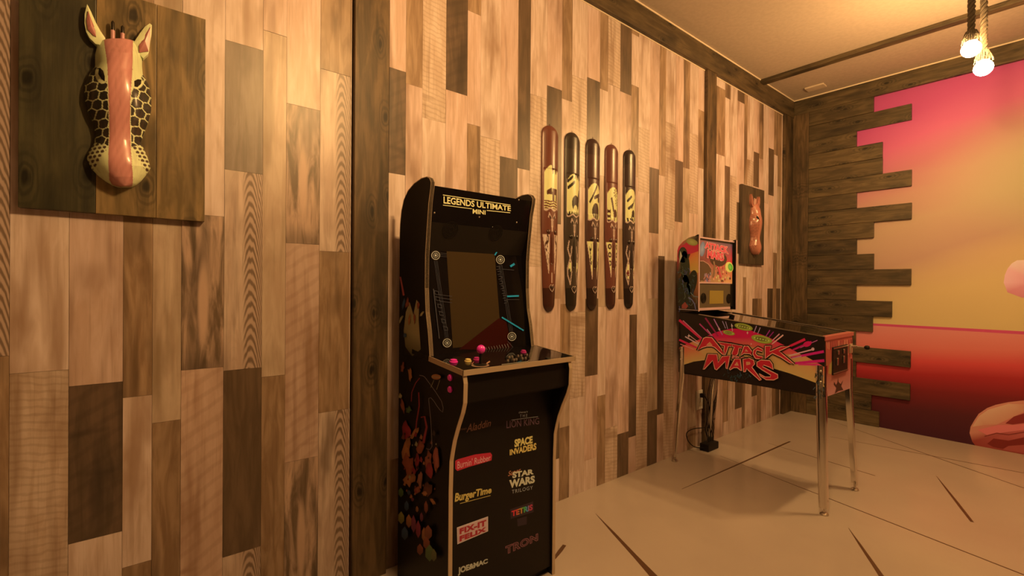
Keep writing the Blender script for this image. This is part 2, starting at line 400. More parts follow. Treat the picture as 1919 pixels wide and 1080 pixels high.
# uprights, rails and beads
def trim(i, a, b, mat, bev=.002): return MB().box(a, b, bev=bev).build('trim_%d' % i, mat, kind='structure')
pX0, pX1 = onY(663, 545, -.022).x, onY(727, 545, -.022).x
trim(1, (pX0, -.022, 0), (pX1, .02, TOPZ), STAIN_V)
qX0, qX1 = onY(1323, 545, -.022).x, onY(1340, 545, -.022).x
trim(2, (qX0, -.022, 0), (qX1, .02, TOPZ), STAIN_V)
cX0 = onY(1469, 545, -.022).x
trim(3, (cX0, -.022, 0), (-.0225, .02, TOPZ), STAIN_V)
trim(4, (-.022, -.135, 0), (.01, .02, 2.48), STAIN_V)
trim(5, (RX0, -.026, 2.455), (.004, .02, 2.596), STAIN_X)
trim(6, (-.026, RY0, 2.475), (.01, -.026, 2.596), STAIN_H)
MB().box((-.665, RY0, 2.572), (-.605, -.026, H), bev=.003).build('trim_7', STAIN_H, kind='structure')
MB().box((RX0, -.030, 2.592), (-.026, -.0262, H)).build('trim_8', CAULK, kind='structure')
MB().box((-.030, RY0, 2.592), (-.0262, -.026, H)).build('trim_9', CAULK, kind='structure')
MB().box((pX1+.0005, -.004, 2.449), (qX0-.0005, .01, 2.4545)).build('trim_10', CAULK, kind='structure')
MB().box((qX1+.0005, -.004, 2.449), (cX0-.0005, .01, 2.4545)).build('trim_11', CAULK, kind='structure')
eX = onY(655, 545).x
MB().box((eX, -.003, 0), (pX0-.008, .02, TOPZ-.02)).build('trim_12', PALE, kind='structure')
MB().box((cX0-.012, -.003, 0), (cX0-.006, .02, TOPZ-.02)).build('trim_13', PALE, kind='structure')
vt = MB().box((-.250, -.31, H-.012), (-.170, -.18, H), bev=.003).build('vent_cover', PLAST)
tag(vt, 'small flat rectangular cover plate on the ceiling near the corner of the room', 'vent cover')

# ---------------------------------------------------------------- mural and boards on the right wall
mu = mk('mural', [(0.003, -.1, 0), (0.003, RY0, 0), (0.003, RY0, 2.5), (0.003, -.1, 2.5), (.0045, -.1, 0), (.0045, RY0, 0), (.0045, RY0, 2.5), (.0045, -.1, 2.5)],
        [(0, 1, 2, 3)[::-1], (4, 5, 6, 7), (0, 4, 5, 1), (2, 3, 7, 6), (1, 5, 6, 2), (0, 3, 7, 4)], MUR, wr, pivot=(0, 0, 0))
mu['label'] = 'printed sunset mural, pink over yellow above a red plain'
rows = [(1637, 180, 211), (1708, 195.7, 226), (1605, 248, 277), (1653.5, 269, 299.6), (1653.5, 299.6, 328.5), (1708, 321.3, 353), (1605, 366, 394.7),
 (1708, 385, 416.4), (1637, 423, 452.5), (1605, 454, 483), (1637, 483, 512), (1707, 511, 542.7), (1604, 542, 571), (1671, 573, 603), (1635, 600, 631),
 (1603, 631, 659), (1706, 667, 698.5), (1603.5, 695, 722), (1705, 728, 762), (1632, 755, 784), (1647, 780, 800)]
zt_ = 2.478
for i, (x, a, b_) in enumerate(rows):
    Yr = onX(x, (a+b_)/2, -.016).y; zb = 2.478-.1181*(i+1) if i < 20 else 0
    th = random.uniform(.014, .019); tl = random.uniform(-.0012, .0012)
    o = MB().box((-th, Yr, zb+.001), (.004, -.1355, zt_-.001), bev=.0018).build('wood_board', STAIN_H, wr)
    o.rotation_euler.x = tl*1.2
    zt_ = zb

# ---------------------------------------------------------------- flat prints (lettering and artwork) as thin coloured shapes
TXT = {}
def text_mesh(s, bold=0.0, shear=0.0, space=1.0):
    k = (s, bold, shear, space)
    if k in TXT: return TXT[k]
    cu = bpy.data.curves.new('t', 'FONT'); cu.body = s; cu.size = 1; cu.offset = bold; cu.shear = shear; cu.space_character = space
    cu.resolution_u = 3; cu.fill_mode = 'FRONT'
    ob = bpy.data.objects.new('t', cu); COL.objects.link(ob)
    dg = bpy.context.evaluated_depsgraph_get(); me = bpy.data.meshes.new_from_object(ob.evaluated_get(dg))
    vs = [(v.co.x, v.co.y) for v in me.vertices]; fs = [tuple(p.vertices) for p in me.polygons]
    bpy.data.objects.remove(ob); bpy.data.meshes.remove(me); bpy.data.curves.remove(cu)
    TXT[k] = (vs, fs); return TXT[k]
class Art:
    def __init__(s, place, n, step=.00025, base=.0004): s.p = place; s.n = V3(n); s.v = []; s.f = []; s.c = []; s.k = 0; s.st = step; s.b = base
    def lay(s): s.k += 1
    def raw(s, uv, fs, col):
        o = len(s.v)
        for i, q in enumerate(uv):
            s.v.append(V3(s.p(*q)) + s.n*(s.b+s.k*s.st)); s.c.append(col[i] if isinstance(col, list) else col)
        s.f += [tuple(i+o for i in f) for f in fs]
    def poly(s, pts, col): s.raw(pts, [tuple(range(len(pts)))], col)
    def ell(s, cx, cy, a, b, col, rot=0, n=18, mid=None):
        pts = []
        for k in range(n):
            t = 2*math.pi*k/n; x, y = a*math.cos(t), b*math.sin(t)
            pts.append((cx+x*math.cos(rot)-y*math.sin(rot), cy+x*math.sin(rot)+y*math.cos(rot)))
        if mid is None: s.poly(pts, col)
        else: s.raw(pts+[(cx, cy)], [(i, (i+1) % n, n) for i in range(n)], [col]*n+[mid])
    def line(s, pts, wd, col, wd2=None):
        wd2 = wd if wd2 is None else wd2; L = []; Rr = []
        for i, q in enumerate(pts):
            a = pts[max(i-1, 0)]; b = pts[min(i+1, len(pts)-1)]; dx, dy = b[0]-a[0], b[1]-a[1]; l = math.hypot(dx, dy) or 1
            h = (wd+(wd2-wd)*i/max(1, len(pts)-1))/2; L.append((q[0]-dy/l*h, q[1]+dx/l*h)); Rr.append((q[0]+dy/l*h, q[1]-dx/l*h))
        m = len(pts); s.raw(L+Rr, [(i, i+1, m+i+1, m+i) for i in range(m-1)], col)
    def ring(s, cx, cy, r, wd, col, n=24): s.line([(cx+r*math.cos(2*math.pi*k/n), cy+r*math.sin(2*math.pi*k/n)) for k in range(n+1)], wd, col)
    def text(s, t, quad, col, bold=0.0, shear=0.0, out=None, outw=.06, space=1.0, colfn=None):
        """text fitted to a quad: lower-left, lower-right, upper-right, upper-left"""
        vs0, _ = text_mesh(t, bold, shear, space)
        x0 = min(v[0] for v in vs0); x1 = max(v[0] for v in vs0); y0 = min(v[1] for v in vs0); y1 = max(v[1] for v in vs0)
        def mp(v):
            a = (v[0]-x0)/(x1-x0); b = (v[1]-y0)/(y1-y0); q = quad
            return tuple(q[0][i]*(1-a)*(1-b)+q[1][i]*a*(1-b)+q[2][i]*a*b+q[3][i]*(1-a)*b for i in (0, 1))
        if out is not None:
            vs, fs = text_mesh(t, bold+outw, shear, space); s.raw([mp(v) for v in vs], fs, out); s.lay()
        vs, fs = text_mesh(t, bold, shear, space)
        s.raw([mp(v) for v in vs], fs, [colfn((v[0]-x0)/(x1-x0), (v[1]-y0)/(y1-y0)) for v in vs] if colfn else col); s.lay()
    def build(s, name, mat, parent, label=None): return mk(name, s.v, s.f, mat, parent, cols=s.c, label=label)

# mural pieces: rocks, horizon line, rounded pink boulder
pm = lambda x, y: onX(x, y, .003)
ar = Art(pm, (-1, 0, 0)); ar.lay()
ar.p = lambda y, z: V3((.003, y, z)); ar.raw([(-.45, .772), (RY0, .772), (RY0, .742), (-.45, .756)], [(0, 1, 2, 3)], P(205, 62, 78))
ar.build('horizon_line', PRINT, mu)
ar = Art(pm, (-1, 0, 0)); ar.lay()
rock = [(1817, 812), (1819, 800), (1826, 788), (1834, 776), (1850, 765), (1866, 759), (1890, 754), (1925, 750), (1990, 756), (2040, 776), (2075, 806), (2082, 860), (2060, 878), (1919, 854), (1850, 841), (1830, 838), (1822, 828)]
rc = [P(196, 112, 74, .8)]*11 + [P(140, 46, 30, .8)]*6
ar.raw(rock+[(1930, 800)], [(i, (i+1) % 17, 17) for i in range(17)], rc+[P(190, 82, 62, .8)]); ar.lay()
ar.poly([(1822, 800), (1835, 780), (1852, 768), (1890, 757), (1919, 758), (1919, 772), (1890, 786), (1868, 796), (1845, 797)], [P(206, 140, 92, .8)]*4+[P(196, 118, 76, .8)]*5); ar.lay()
ar.poly([(1884, 794), (1900, 781), (1919, 775), (1960, 772), (1960, 793), (1919, 793), (1898, 796)], P(128, 32, 24, .8)); ar.lay()
ar.poly([(1832, 806), (1870, 797), (1898, 797), (1919, 795), (1960, 797), (1960, 806), (1919, 806), (1880, 811), (1850, 816)], P(208, 96, 76, .8)); ar.lay()
ar.poly([(1850, 832), (1862, 822), (1890, 826), (1919, 820), (1950, 828), (1919, 836), (1882, 842), (1862, 838)], P(118, 28, 18, .8)); ar.lay()
ar.poly([(1878, 843), (1890, 836), (1919, 834), (1950, 840), (1950, 856), (1919, 850)], P(160, 62, 44, .8)); ar.lay()
ar.line([(1845, 818), (1868, 812), (1890, 815), (1919, 810), (1950, 814)], 2, P(132, 44, 30, .8))
ar.build('rock', PRINT, mu, 'pinkish brown boulder printed at the foot of the mural')
ar = Art(pm, (-1, 0, 0)); ar.lay()
bl = [(1881, 530), (1883, 516), (1888, 504), (1896, 494), (1906, 488), (1930, 487), (1975, 496), (2010, 520), (2012, 548), (1975, 560), (1915, 558), (1888, 548)]
ar.raw(bl+[(1940, 528)], [(i, (i+1) % 12, 12) for i in range(12)], [P(228, 152, 126)]*3+[P(228, 170, 130)]*4+[P(206, 110, 96)]*5+[P(222, 128, 112)])
ar.build('boulder', PRINT, mu, 'pale pink rounded shape printed at the right of the mural')

# ---------------------------------------------------------------- floor inlay lines
def strip(a, b, wa, wb):
    A = onZ(*a); B = onZ(*b); d = (B-A).normalized(); q = V3((-d.y, d.x, 0)); mid = A.lerp(B, .35); mid2 = A.lerp(B, .7)
    pts = [(A, wa*.15), (mid, (wa+wb)/2*.8), (mid2, (wa+wb)/2*1.1), (B, wb)]
    vs = []
    for p_, w_ in pts:
        p_ = V3((p_.x, p_.y, .0006)); vs += [p_+q*w_/2, p_-q*w_/2]
    vs += [v-V3((0, 0, .0012)) for v in vs]; n_ = 8
    fs = [(0, 1, 3, 2), (2, 3, 5, 4), (4, 5, 7, 6)] + [(i, i+2, i+2+n_, i+n_) for i in (0, 2, 4)] + [(i+1, i+1+n_, i+3+n_, i+3) for i in (0, 2, 4)]
    mk('floor_inlay', vs, fs, CRK, fl)
for a, b, wa, wb in (((1278, 917), (1480, 828), .010, .012), ((1350, 855), (1919, 1078), .005, .007), ((1440, 831), (1640, 892), .004, .006),
    ((1590, 990), (1662, 1095), .006, .020), ((1116, 963), (1232, 1088), .004, .030), ((1755, 893), (1822, 979), .012, .012),
    ((1030, 1059), (1058, 1022), .016, .014), ((1555, 788), (1930, 919), .006, .006), ((1556, 819), (1930, 889), .006, .006)):
    strip(a, b, wa, wb)

# ---------------------------------------------------------------- hanging rope lamps
ROPE, nt, b = newmat('jute rope', .9, base=P(78, 53, 27)); n = N(nt); n.bump(n.noise(n.coord(), 300, 2), b, .5, .002)
GLOW = bpy.data.materials.new('lit bulb'); GLOW.use_nodes = True; b = GLOW.node_tree.nodes['Principled BSDF']
b.inputs['Base Color'].default_value = (.9, .8, .6, 1); b.inputs['Emission Color'].default_value = (*LIGHT, 1); b.inputs['Emission Strength'].default_value = BULB
def pendant(c, label, group=None):
    cx, cy, cz = c
    t = thing('pendant_lamp', label, 'lamp', (cx, cy, H), group)
    r = MB(); zs = [cz+.075+(H-.012-cz-.075)*k/60 for k in range(61)]
    for ph in (0, 2.094, 4.189):
        r.tube([(cx+.0075*math.cos(z*95+ph), cy+.0075*math.sin(z*95+ph), z) for z in zs], .0078, 6)
    r.build('rope', ROPE, t, smooth=True)
    MB().lathe([(.001, 0), (.03, 0), (.03, -.012), (.02, -.02), (.001, -.021)], (cx, cy, H-.0002), n=24).build('ceiling_rose', BLKM, t, smooth=True)
    MB().lathe([(.016, .085), (.021, .075), (.022, .045), (.0205, .034), (.001, .033)], (cx, cy, cz), n=16).build('socket', BLKM, t, smooth=True)
    fr = MB(); rg = random.Random(3)
    for k in range(34):
        a = k*2*math.pi/34+rg.uniform(-.1, .1); l = rg.uniform(.025, .06); q = rg.uniform(.02, .036)
        fr.tube([(cx+.018*math.cos(a), cy+.018*math.sin(a), cz+.082), (cx+.027*math.cos(a), cy+.027*math.sin(a), cz+.06), (cx+q*math.cos(a), cy+q*math.sin(a), cz+.075-l)], [.0028, .0022, .001], 4)
    f_ = fr.build('frayed_rope_end', ROPE, t); f_['kind'] = 'stuff'
    pr = [(.0005, -.036)]+[(.036*math.sin(a*math.pi/14), -.036*math.cos(a*math.pi/14)) for a in range(1, 11)]+[(.021, .030), (.0155, .040)]
    MB().lathe(pr, (cx, cy, cz), n=22).build('bulb', GLOW, t, smooth=True)
    return t
pendant((-1.315, -1.249, 2.150), 'lit rope pendant lamp by the sunset mural, the higher and left one of the pair', None)
pendant((-1.159, -1.274, 2.100), 'lit rope pendant lamp by the sunset mural, the lower and right one of the pair', None)
pendant((-3.60, -1.249, 2.150), 'lit rope pendant lamp out of frame above the arcade cabinet, the higher of that pair', None)
pendant((-3.54, -1.30, 2.062), 'lit rope pendant lamp out of frame above the arcade cabinet, the lower of that pair', None)


# ---------------------------------------------------------------- carved giraffe heads on plank plaques
def lat(x, y, sx, sy, jit=.0):
    """two nearest centres of a staggered lattice"""
    best = []
    r0 = int(round(y/sy))
    for r in (r0-1, r0, r0+1):
        o = .5*(r % 2)
        c0 = int(round(x/sx-o))
        for c in (c0-1, c0, c0+1):
            h = math.sin(r*12.9898+c*78.233)*43758.5453; h -= math.floor(h); g = h*7.3 % 1
            px, py = (c+o+(h-.5)*jit)*sx, (r+(g-.5)*jit)*sy
            best.append((math.hypot(x-px, (y-py)*sx/sy)))
    best.sort(); return best[0], best[1]
HROWS = [(178, 456, 478, 612, 622), (200, 445, 480, 612, 640), (240, 436, 486, 611, 655), (290, 436, 493, 611, 655), (330, 410, 496, 609, 658),
 (380, 388, 498, 606, 685), (440, 385, 500, 602, 698), (500, 400, 502, 598, 697), (560, 428, 504, 598, 682), (610, 438, 505, 600, 662), (650, 433, 504, 601, 650),
 (690, 408, 502, 602, 668), (722, 397, 500, 604, 682), (768, 418, 500, 607, 694), (800, 448, 503, 610, 673), (828, 484, 503, 611, 650), (845, 514, 514.5, 611, 629), (854, 538, 538.5, 609, 610), (858, 558, 558.5, 592, 592.5)]
def hrow(y):
    for a, b in zip(HROWS, HROWS[1:]):
        if a[0] <= y <= b[0]:
            t = (y-a[0])/(b[0]-a[0]); return [a[i]+(b[i]-a[i])*t for i in range(1, 5)]
    return list(HROWS[-1][1:])
_c0 = onY(545/2.455, 500/2.455, -.045); _c1 = onY(545/2.455+100, 500/2.455+100, -.045); MPC = (_c1.x-_c0.x)/245.5; MPZ = (onY(545/2.455, 500/2.455-80, -.045).z-onY(545/2.455, 500/2.455+80, -.045).z)/(160*2.455)
def hp(x, y):
    v = onY(x/2.455, y/2.455, -.050); return v.x-_c0.x, v.z
def giraffe_plaque(xc, label, group, pal, board_mats, splits, w_, head_name='head'):
    zb, zt2 = 1.207, 1.778
    t = thing('giraffe_plaque', label, 'wall art', (xc, 0, zb), group)
    xs = [xc-w_/2+w_*q for q in (0, *splits, 1)]
    for i in range(len(xs)-1):
        MB().box((xs[i]+.0004, -.0225, zb), (xs[i+1]-.0004, -.0035, zt2), bev=.0012).build('plank', board_mats[i], t)
    hx = xc + (_c0.x+4.367)
    def hd(y, s):        # relief height, s in -1..1
        a = min(1, (y-165)/90.); b = min(1, max(0, (880-y)/60.)); hh = .030+.020*math.exp(-((y-420)/160.)**2)+.014*math.exp(-((y-760)/90.)**2)
        q = abs(s); e = (1-q**2.6); k = (.55+.45*a)*(.35+.65*math.sqrt(max(0, b)))
        eye = -.012*math.exp(-((y-365)/26.)**2-((q-.72)/.2)**2)
        return .010+hh*k*e+eye*e
    nx, ny = 96, 260; vs = []; cs = []; fs = []
    cream, pink, dark, spot, pinkd = pal
    for j in range(ny+1):
        y = 178+(857-178)*j/ny; L, SL, SR, Rr = hrow(y)
        for i in range(nx+1):
            x = L+(Rr-L)*i/nx; s = 2*i/nx-1
            c = cream
            if SL <= x <= SR:
                m = min(x-SL, SR-x); c = tuple(pink[k]+(pinkd[k]-pink[k])*(.7*math.exp(-m/7.)+.18*math.sin(y*.05+x*.1)**2) for k in range(3))
            else:
                left = x < SL
                ck = (left and y > 298+(x-437)*1.75) or (not left and y > 345+(655-x)*1.9)
                muz = (left and y > 648+(x-430)*.5) or (not left and y > 660-(650-x)*-.0+(655-x)*.45)
                if ck and not muz:
                    d1, d2 = lat(x+y*.25, y-x*.2, 52, 40, .25)
                    c = cream if d2-d1 < 5.5 or (left and SL-x < 3) or (not left and x-SR < 3) else dark
                elif muz:
                    if (left and x < 500-(y-685)*.72 and y < 775) or (not left and x > 608+(y-690)*.62 and y < 800):
                        d1, d2 = lat(x, y, 23, 19, .1); c = spot if d1 < 8.2 else cream
            if ((x-466)/27)**2+((y-355-(x-466)*.6)/44)**2 < 1 and x < SL or ((x-634)/25)**2+((y-390+(x-634)*.5)/30)**2 < 1 and x > SR: c = cream
            vs.append((hx+hp(x, y)[0], -.0225-hd(y, s), hp(x, y)[1])); cs.append(c)
    for j in range(ny):
        for i in range(nx):
            a = j*(nx+1)+i; fs.append((a, a+nx+1, a+nx+2, a+1))
    # skirt back to the board
    n0 = len(vs); edge = [j*(nx+1) for j in range(ny+1)] + [ny*(nx+1)+i for i in range(1, nx+1)] + [j*(nx+1)+nx for j in range(ny-1, -1, -1)] + [i for i in range(nx-1, 0, -1)]
    for e in edge: v = vs[e]; vs.append((v[0], -.0224, v[2])); cs.append(tuple(.75*k for k in cream))
    m_ = len(edge)
    for k in range(m_): fs.append((edge[k], n0+k, n0+(k+1) % m_, edge[(k+1) % m_]))
    hd_o = mk(head_name, vs, fs, CARV, t, smooth=True, cols=cs)
    P2 = lambda x, y: (hx+hp(x, y)[0], hp(x, y)[1])
    ears = [([(440, 195), (412, 168), (396, 140), (388, 100), (389, 55), (400, 10), (418, 45), (440, 95), (462, 135), (484, 168), (470, 200)], [(405, 45), (398, 90), (404, 130), (428, 158), (442, 165), (438, 130), (420, 85)]),
            ([(600, 196), (622, 180), (645, 145), (668, 115), (690, 100), (700, 108), (698, 150), (692, 185), (684, 240), (660, 262), (640, 240)], [(694, 118), (672, 150), (650, 190), (640, 205), (641, 238), (684, 232), (692, 180)])]
    for o_, inn in ears:
        n = len(o_); v = [(*P2(*q), 0) for q in o_]
        cxy = P2(sum(q[0] for q in o_)/n, sum(q[1] for q in o_)/n)
        V = [(a, -.0224, b) for a, b, _ in v]+[(a, -.040, b) for a, b, _ in v]+[(cxy[0], -.046, cxy[1])]
        Fc = [(i, (i+1) % n, n+(i+1) % n, n+i) for i in range(n)]+[(n+i, n+(i+1) % n, 2*n) for i in range(n)]
        e = mk('ear', V, Fc, CARV, hd_o, smooth=True, cols=[cream]*len(V)); sharp_by_angle(e, 30)
        n = len(inn); q = [P2(*k) for k in inn]; c_ = (sum(a for a, b in q)/n, sum(b for a, b in q)/n)
        mk('inner_ear', [(a, -.0445, b) for a, b in q]+[(c_[0], -.0478, c_[1])]+[(a, -.036, b) for a, b in q], [(i, (i+1) % n, n) for i in range(n)]+[(i, (i+1) % n, n+1+(i+1) % n, n+1+i) for i in range(n)], CARV, hd_o, cols=[pinkd]*n+[pink]+[dark]*n)
    for hxp, yt in ((519, 86), (564, 108)):
        X_, zt3 = P2(hxp, yt); _, zb3 = P2(hxp, 200); r_ = 10*MPC
        g = MB(); g.tube([(X_, -.034, zb3), (X_, -.036, zb3+(zt3-zb3)*.62)], r_, 12, 0); g.tube([(X_, -.036, zb3+(zt3-zb3)*.62), (X_, -.037, zt3-.004), (X_, -.037, zt3)], [r_*.9, r_*.8, r_*.3], 12, 1)
        g.build('horn', [HORN[0], HORN[1]] if head_name == 'head' and pal is PALG else [HORNW, HORNW], hd_o, smooth=True)
    for pts in ([(447, 318), (462, 322), (476, 340), (484, 368), (484, 392), (470, 380), (455, 352)], [(617, 385), (634, 368), (652, 366), (648, 392), (632, 412), (618, 412)]):
        n = len(pts); q = [P2(*k) for k in pts]; c_ = (sum(a for a, b in q)/n, sum(b for a, b in q)/n)
        def yy(x, y):
            L, _, _, Rr = hrow(y); return -.0225-hd(y, 2*(x-L)/(Rr-L)-1)
        V = [(a, yy(*pts[i])-.0008, b) for i, (a, b) in enumerate(q)]; my = sum(v[1] for v in V)/n
        V += [(c_[0], my-.004, c_[1])]+[(v[0], v[1]+.006, v[2]) for v in V]
        mk('eye', V, [(i, (i+1) % n, n) for i in range(n)]+[(i, (i+1) % n, n+1+(i+1) % n, n+1+i) for i in range(n)], EYEM, hd_o)
    return t
CARV, nt, b = newmat('painted carved wood', .32, coat=.35, coat_r=.15); n = N(nt)
a_ = n.new('ShaderNodeAttribute', attribute_name='Col'); gr = n.noise(n.vmap(n.coord(), (140, 140, 12)), 1.0, 4)
n.link(n.mix(n.mapr(gr, .45, .75, 0, .22), a_.outputs['Color'], (.22, .09, .04)), b.inputs['Base Color']); n.bump(gr, b, .12, .001)
PALG = (P(232, 200, 112), P(212, 120, 84), P(44, 32, 18), P(78, 48, 26), P(172, 84, 56))
PALC = (P(176, 92, 54), P(190, 100, 60), P(150, 76, 44), P(140, 70, 42), P(156, 80, 48))
HORN = (flat('pink painted horn', P(208, 122, 88), .35), flat('black horn tip', (.02, .015, .01), .25))
HORNW = flat('light wooden horn', P(206, 130, 84), .35)
EYEM = flat('dark glossy eye', (.012, .009, .007), .15)
gw = onY(384, 400, -.0225).x-onY(33, 400, -.0225).x; gx = (onY(384, 400, -.0225).x+onY(33, 400, -.0225).x)/2
giraffe_plaque(gx, 'painted giraffe head with pink stripe and black scales on a large square-edged plank plaque', 'giraffe head plaques' if False else None, PALG, [PLQD, PLQ, PLQ], (.37, .70), gw)
gx2 = (onY(1390, 420, -.0225).x+onY(1432, 420, -.0225).x)/2; gw2 = onY(1432, 420, -.0225).x-onY(1390, 420, -.0225).x
giraffe_plaque(gx2, 'plain reddish brown wooden animal head on a narrow dark plaque by the corner', None, PALC, [PLQS, PLQS], (.6,), gw2)

# ---------------------------------------------------------------- five tall carved masks
MSK, nt, b = newmat('varnished carved wood', .34, coat=.2, coat_r=.2); n = N(nt)
a_ = n.new('ShaderNodeAttribute', attribute_name='Col'); gr = n.noise(n.vmap(n.coord(), (90, 90, 7)), 1.0, 4, .6)
n.link(n.mix(n.mapr(gr, .42, .8, 0, .3), a_.outputs['Color'], n.mix(.6, a_.outputs['Color'], (.03, .012, .006))), b.inputs['Base Color'])
MTOP, MBOT = 1.782, .912
MDK = flat('dark carved hollow', (.02, .012, .008), .4)
def seg(px, py, x0, y0, x1, y1):
    dx, dy = x1-x0, y1-y0; L = dx*dx+dy*dy; t = max(0, min(1, ((px-x0)*dx+(py-y0)*dy)/L)) if L else 0
    return math.hypot(px-x0-t*dx, py-y0-t*dy)
def pl(px, py, pts): return min(seg(px, py, *a, *b) for a, b in zip(pts, pts[1:]))
def arc(cx, cy, r, a0, a1, n=8): return [(cx+r*math.cos(math.radians(a0+(a1-a0)*k/n)), cy+r*math.sin(math.radians(a0+(a1-a0)*k/n))) for k in range(n+1)]
# picture panels: x -1..1 across, y 0..1 down; returns True where the dark wood is left standing
def tree(x, y, cx, top, base):
    return abs(x-cx-.06*math.sin(y*9)) < .05 and top < y < base
def pic(kind, x, y):
    k = False
    if kind == 0:      # a house-like grazing beast over water, leaves above
        k |= y < .14+.06*math.sin(x*14) and x > -.1
        k |= (.52 < y < .80 and .0 < x < .9 and not (y > .66 and .35 < x < .62)) or (.60 < y < .66 and -.7 < x < .1) or seg(x, y*2, -.6, 1.24, -.1, 1.12) < .1
        if y > .80: k |= (math.sin(y*110+math.sin(x*6)*1.2) > -.35)
    elif kind == 1:    # four-legged animal with its back arched
        k |= math.hypot(x-.25, (y-.70)*3.2) < .62 and not math.hypot(x-.22, (y-.84)*3.4) < .34
        k |= seg(x, y*2.2, .7, 1.4, .95, 1.0) < .2 or seg(x, y*2.2, -.9, .42, -.3, .16) < .08 or seg(x, y*2.2, -.85, .75, .0, .42) < .09
        k |= y < .08+.05*math.sin(x*16) and x > 0; k |= y > .93+.04*math.sin(x*20)
    elif kind == 2:    # big round beast under a leaning tree
        k |= math.hypot(x-.15, (y-.78)*2.6) < .62 and not (y > .84 and (abs((x*6) % 2-1) < .22))
        k |= seg(x, y*2.4, -.75, 1.25, .35, .12) < .09 or seg(x, y*2.4, -.1, .95, .9, .72) < .12 or math.hypot(x-.75, (y-.44)*3) < .25
    elif kind == 3:    # long-necked animal with a star-shaped tree
        a = math.atan2((y-.16)*3, x-.35); r = math.hypot(x-.35, (y-.16)*3); k |= r < .42 and math.cos(a*8) > .35 and r > .06
        a = math.atan2((y-.42)*3, x-.65); r = math.hypot(x-.65, (y-.42)*3); k |= r < .36 and math.cos(a*7) > .35
        k |= seg(x, y*2.6, -.38, .9, -.05, 1.75) < .13 or math.hypot(x-.3, (y-.76)*3) < .36 or seg(x, y*2.6, .1, 1.9, .05, 2.5) < .09 or seg(x, y*2.6, .62, 1.9, .68, 2.5) < .09
        k |= x < -.55 and y > .62 and math.hypot(x+.75, ((y*7) % 1-.5)*.8) > .2
    else:              # crouching figure among leaves
        k |= seg(x, y*2.6, -.7, .95, -.1, .6) < .11 or seg(x, y*2.6, -.55, 1.55, .25, 1.2) < .12 or math.hypot(x-.35, (y-.74)*3) < .34
        k |= seg(x, y*2.6, .0, 1.5, .7, .75) < .06 or seg(x, y*2.6, .1, 2.0, -.05, 2.5) < .1 or seg(x, y*2.6, .55, 2.0, .7, 2.45) < .1
        k |= y > .88 and math.hypot(((x*2.2+2) % 1)-.5, (y-.94)*5) < .32
    return k
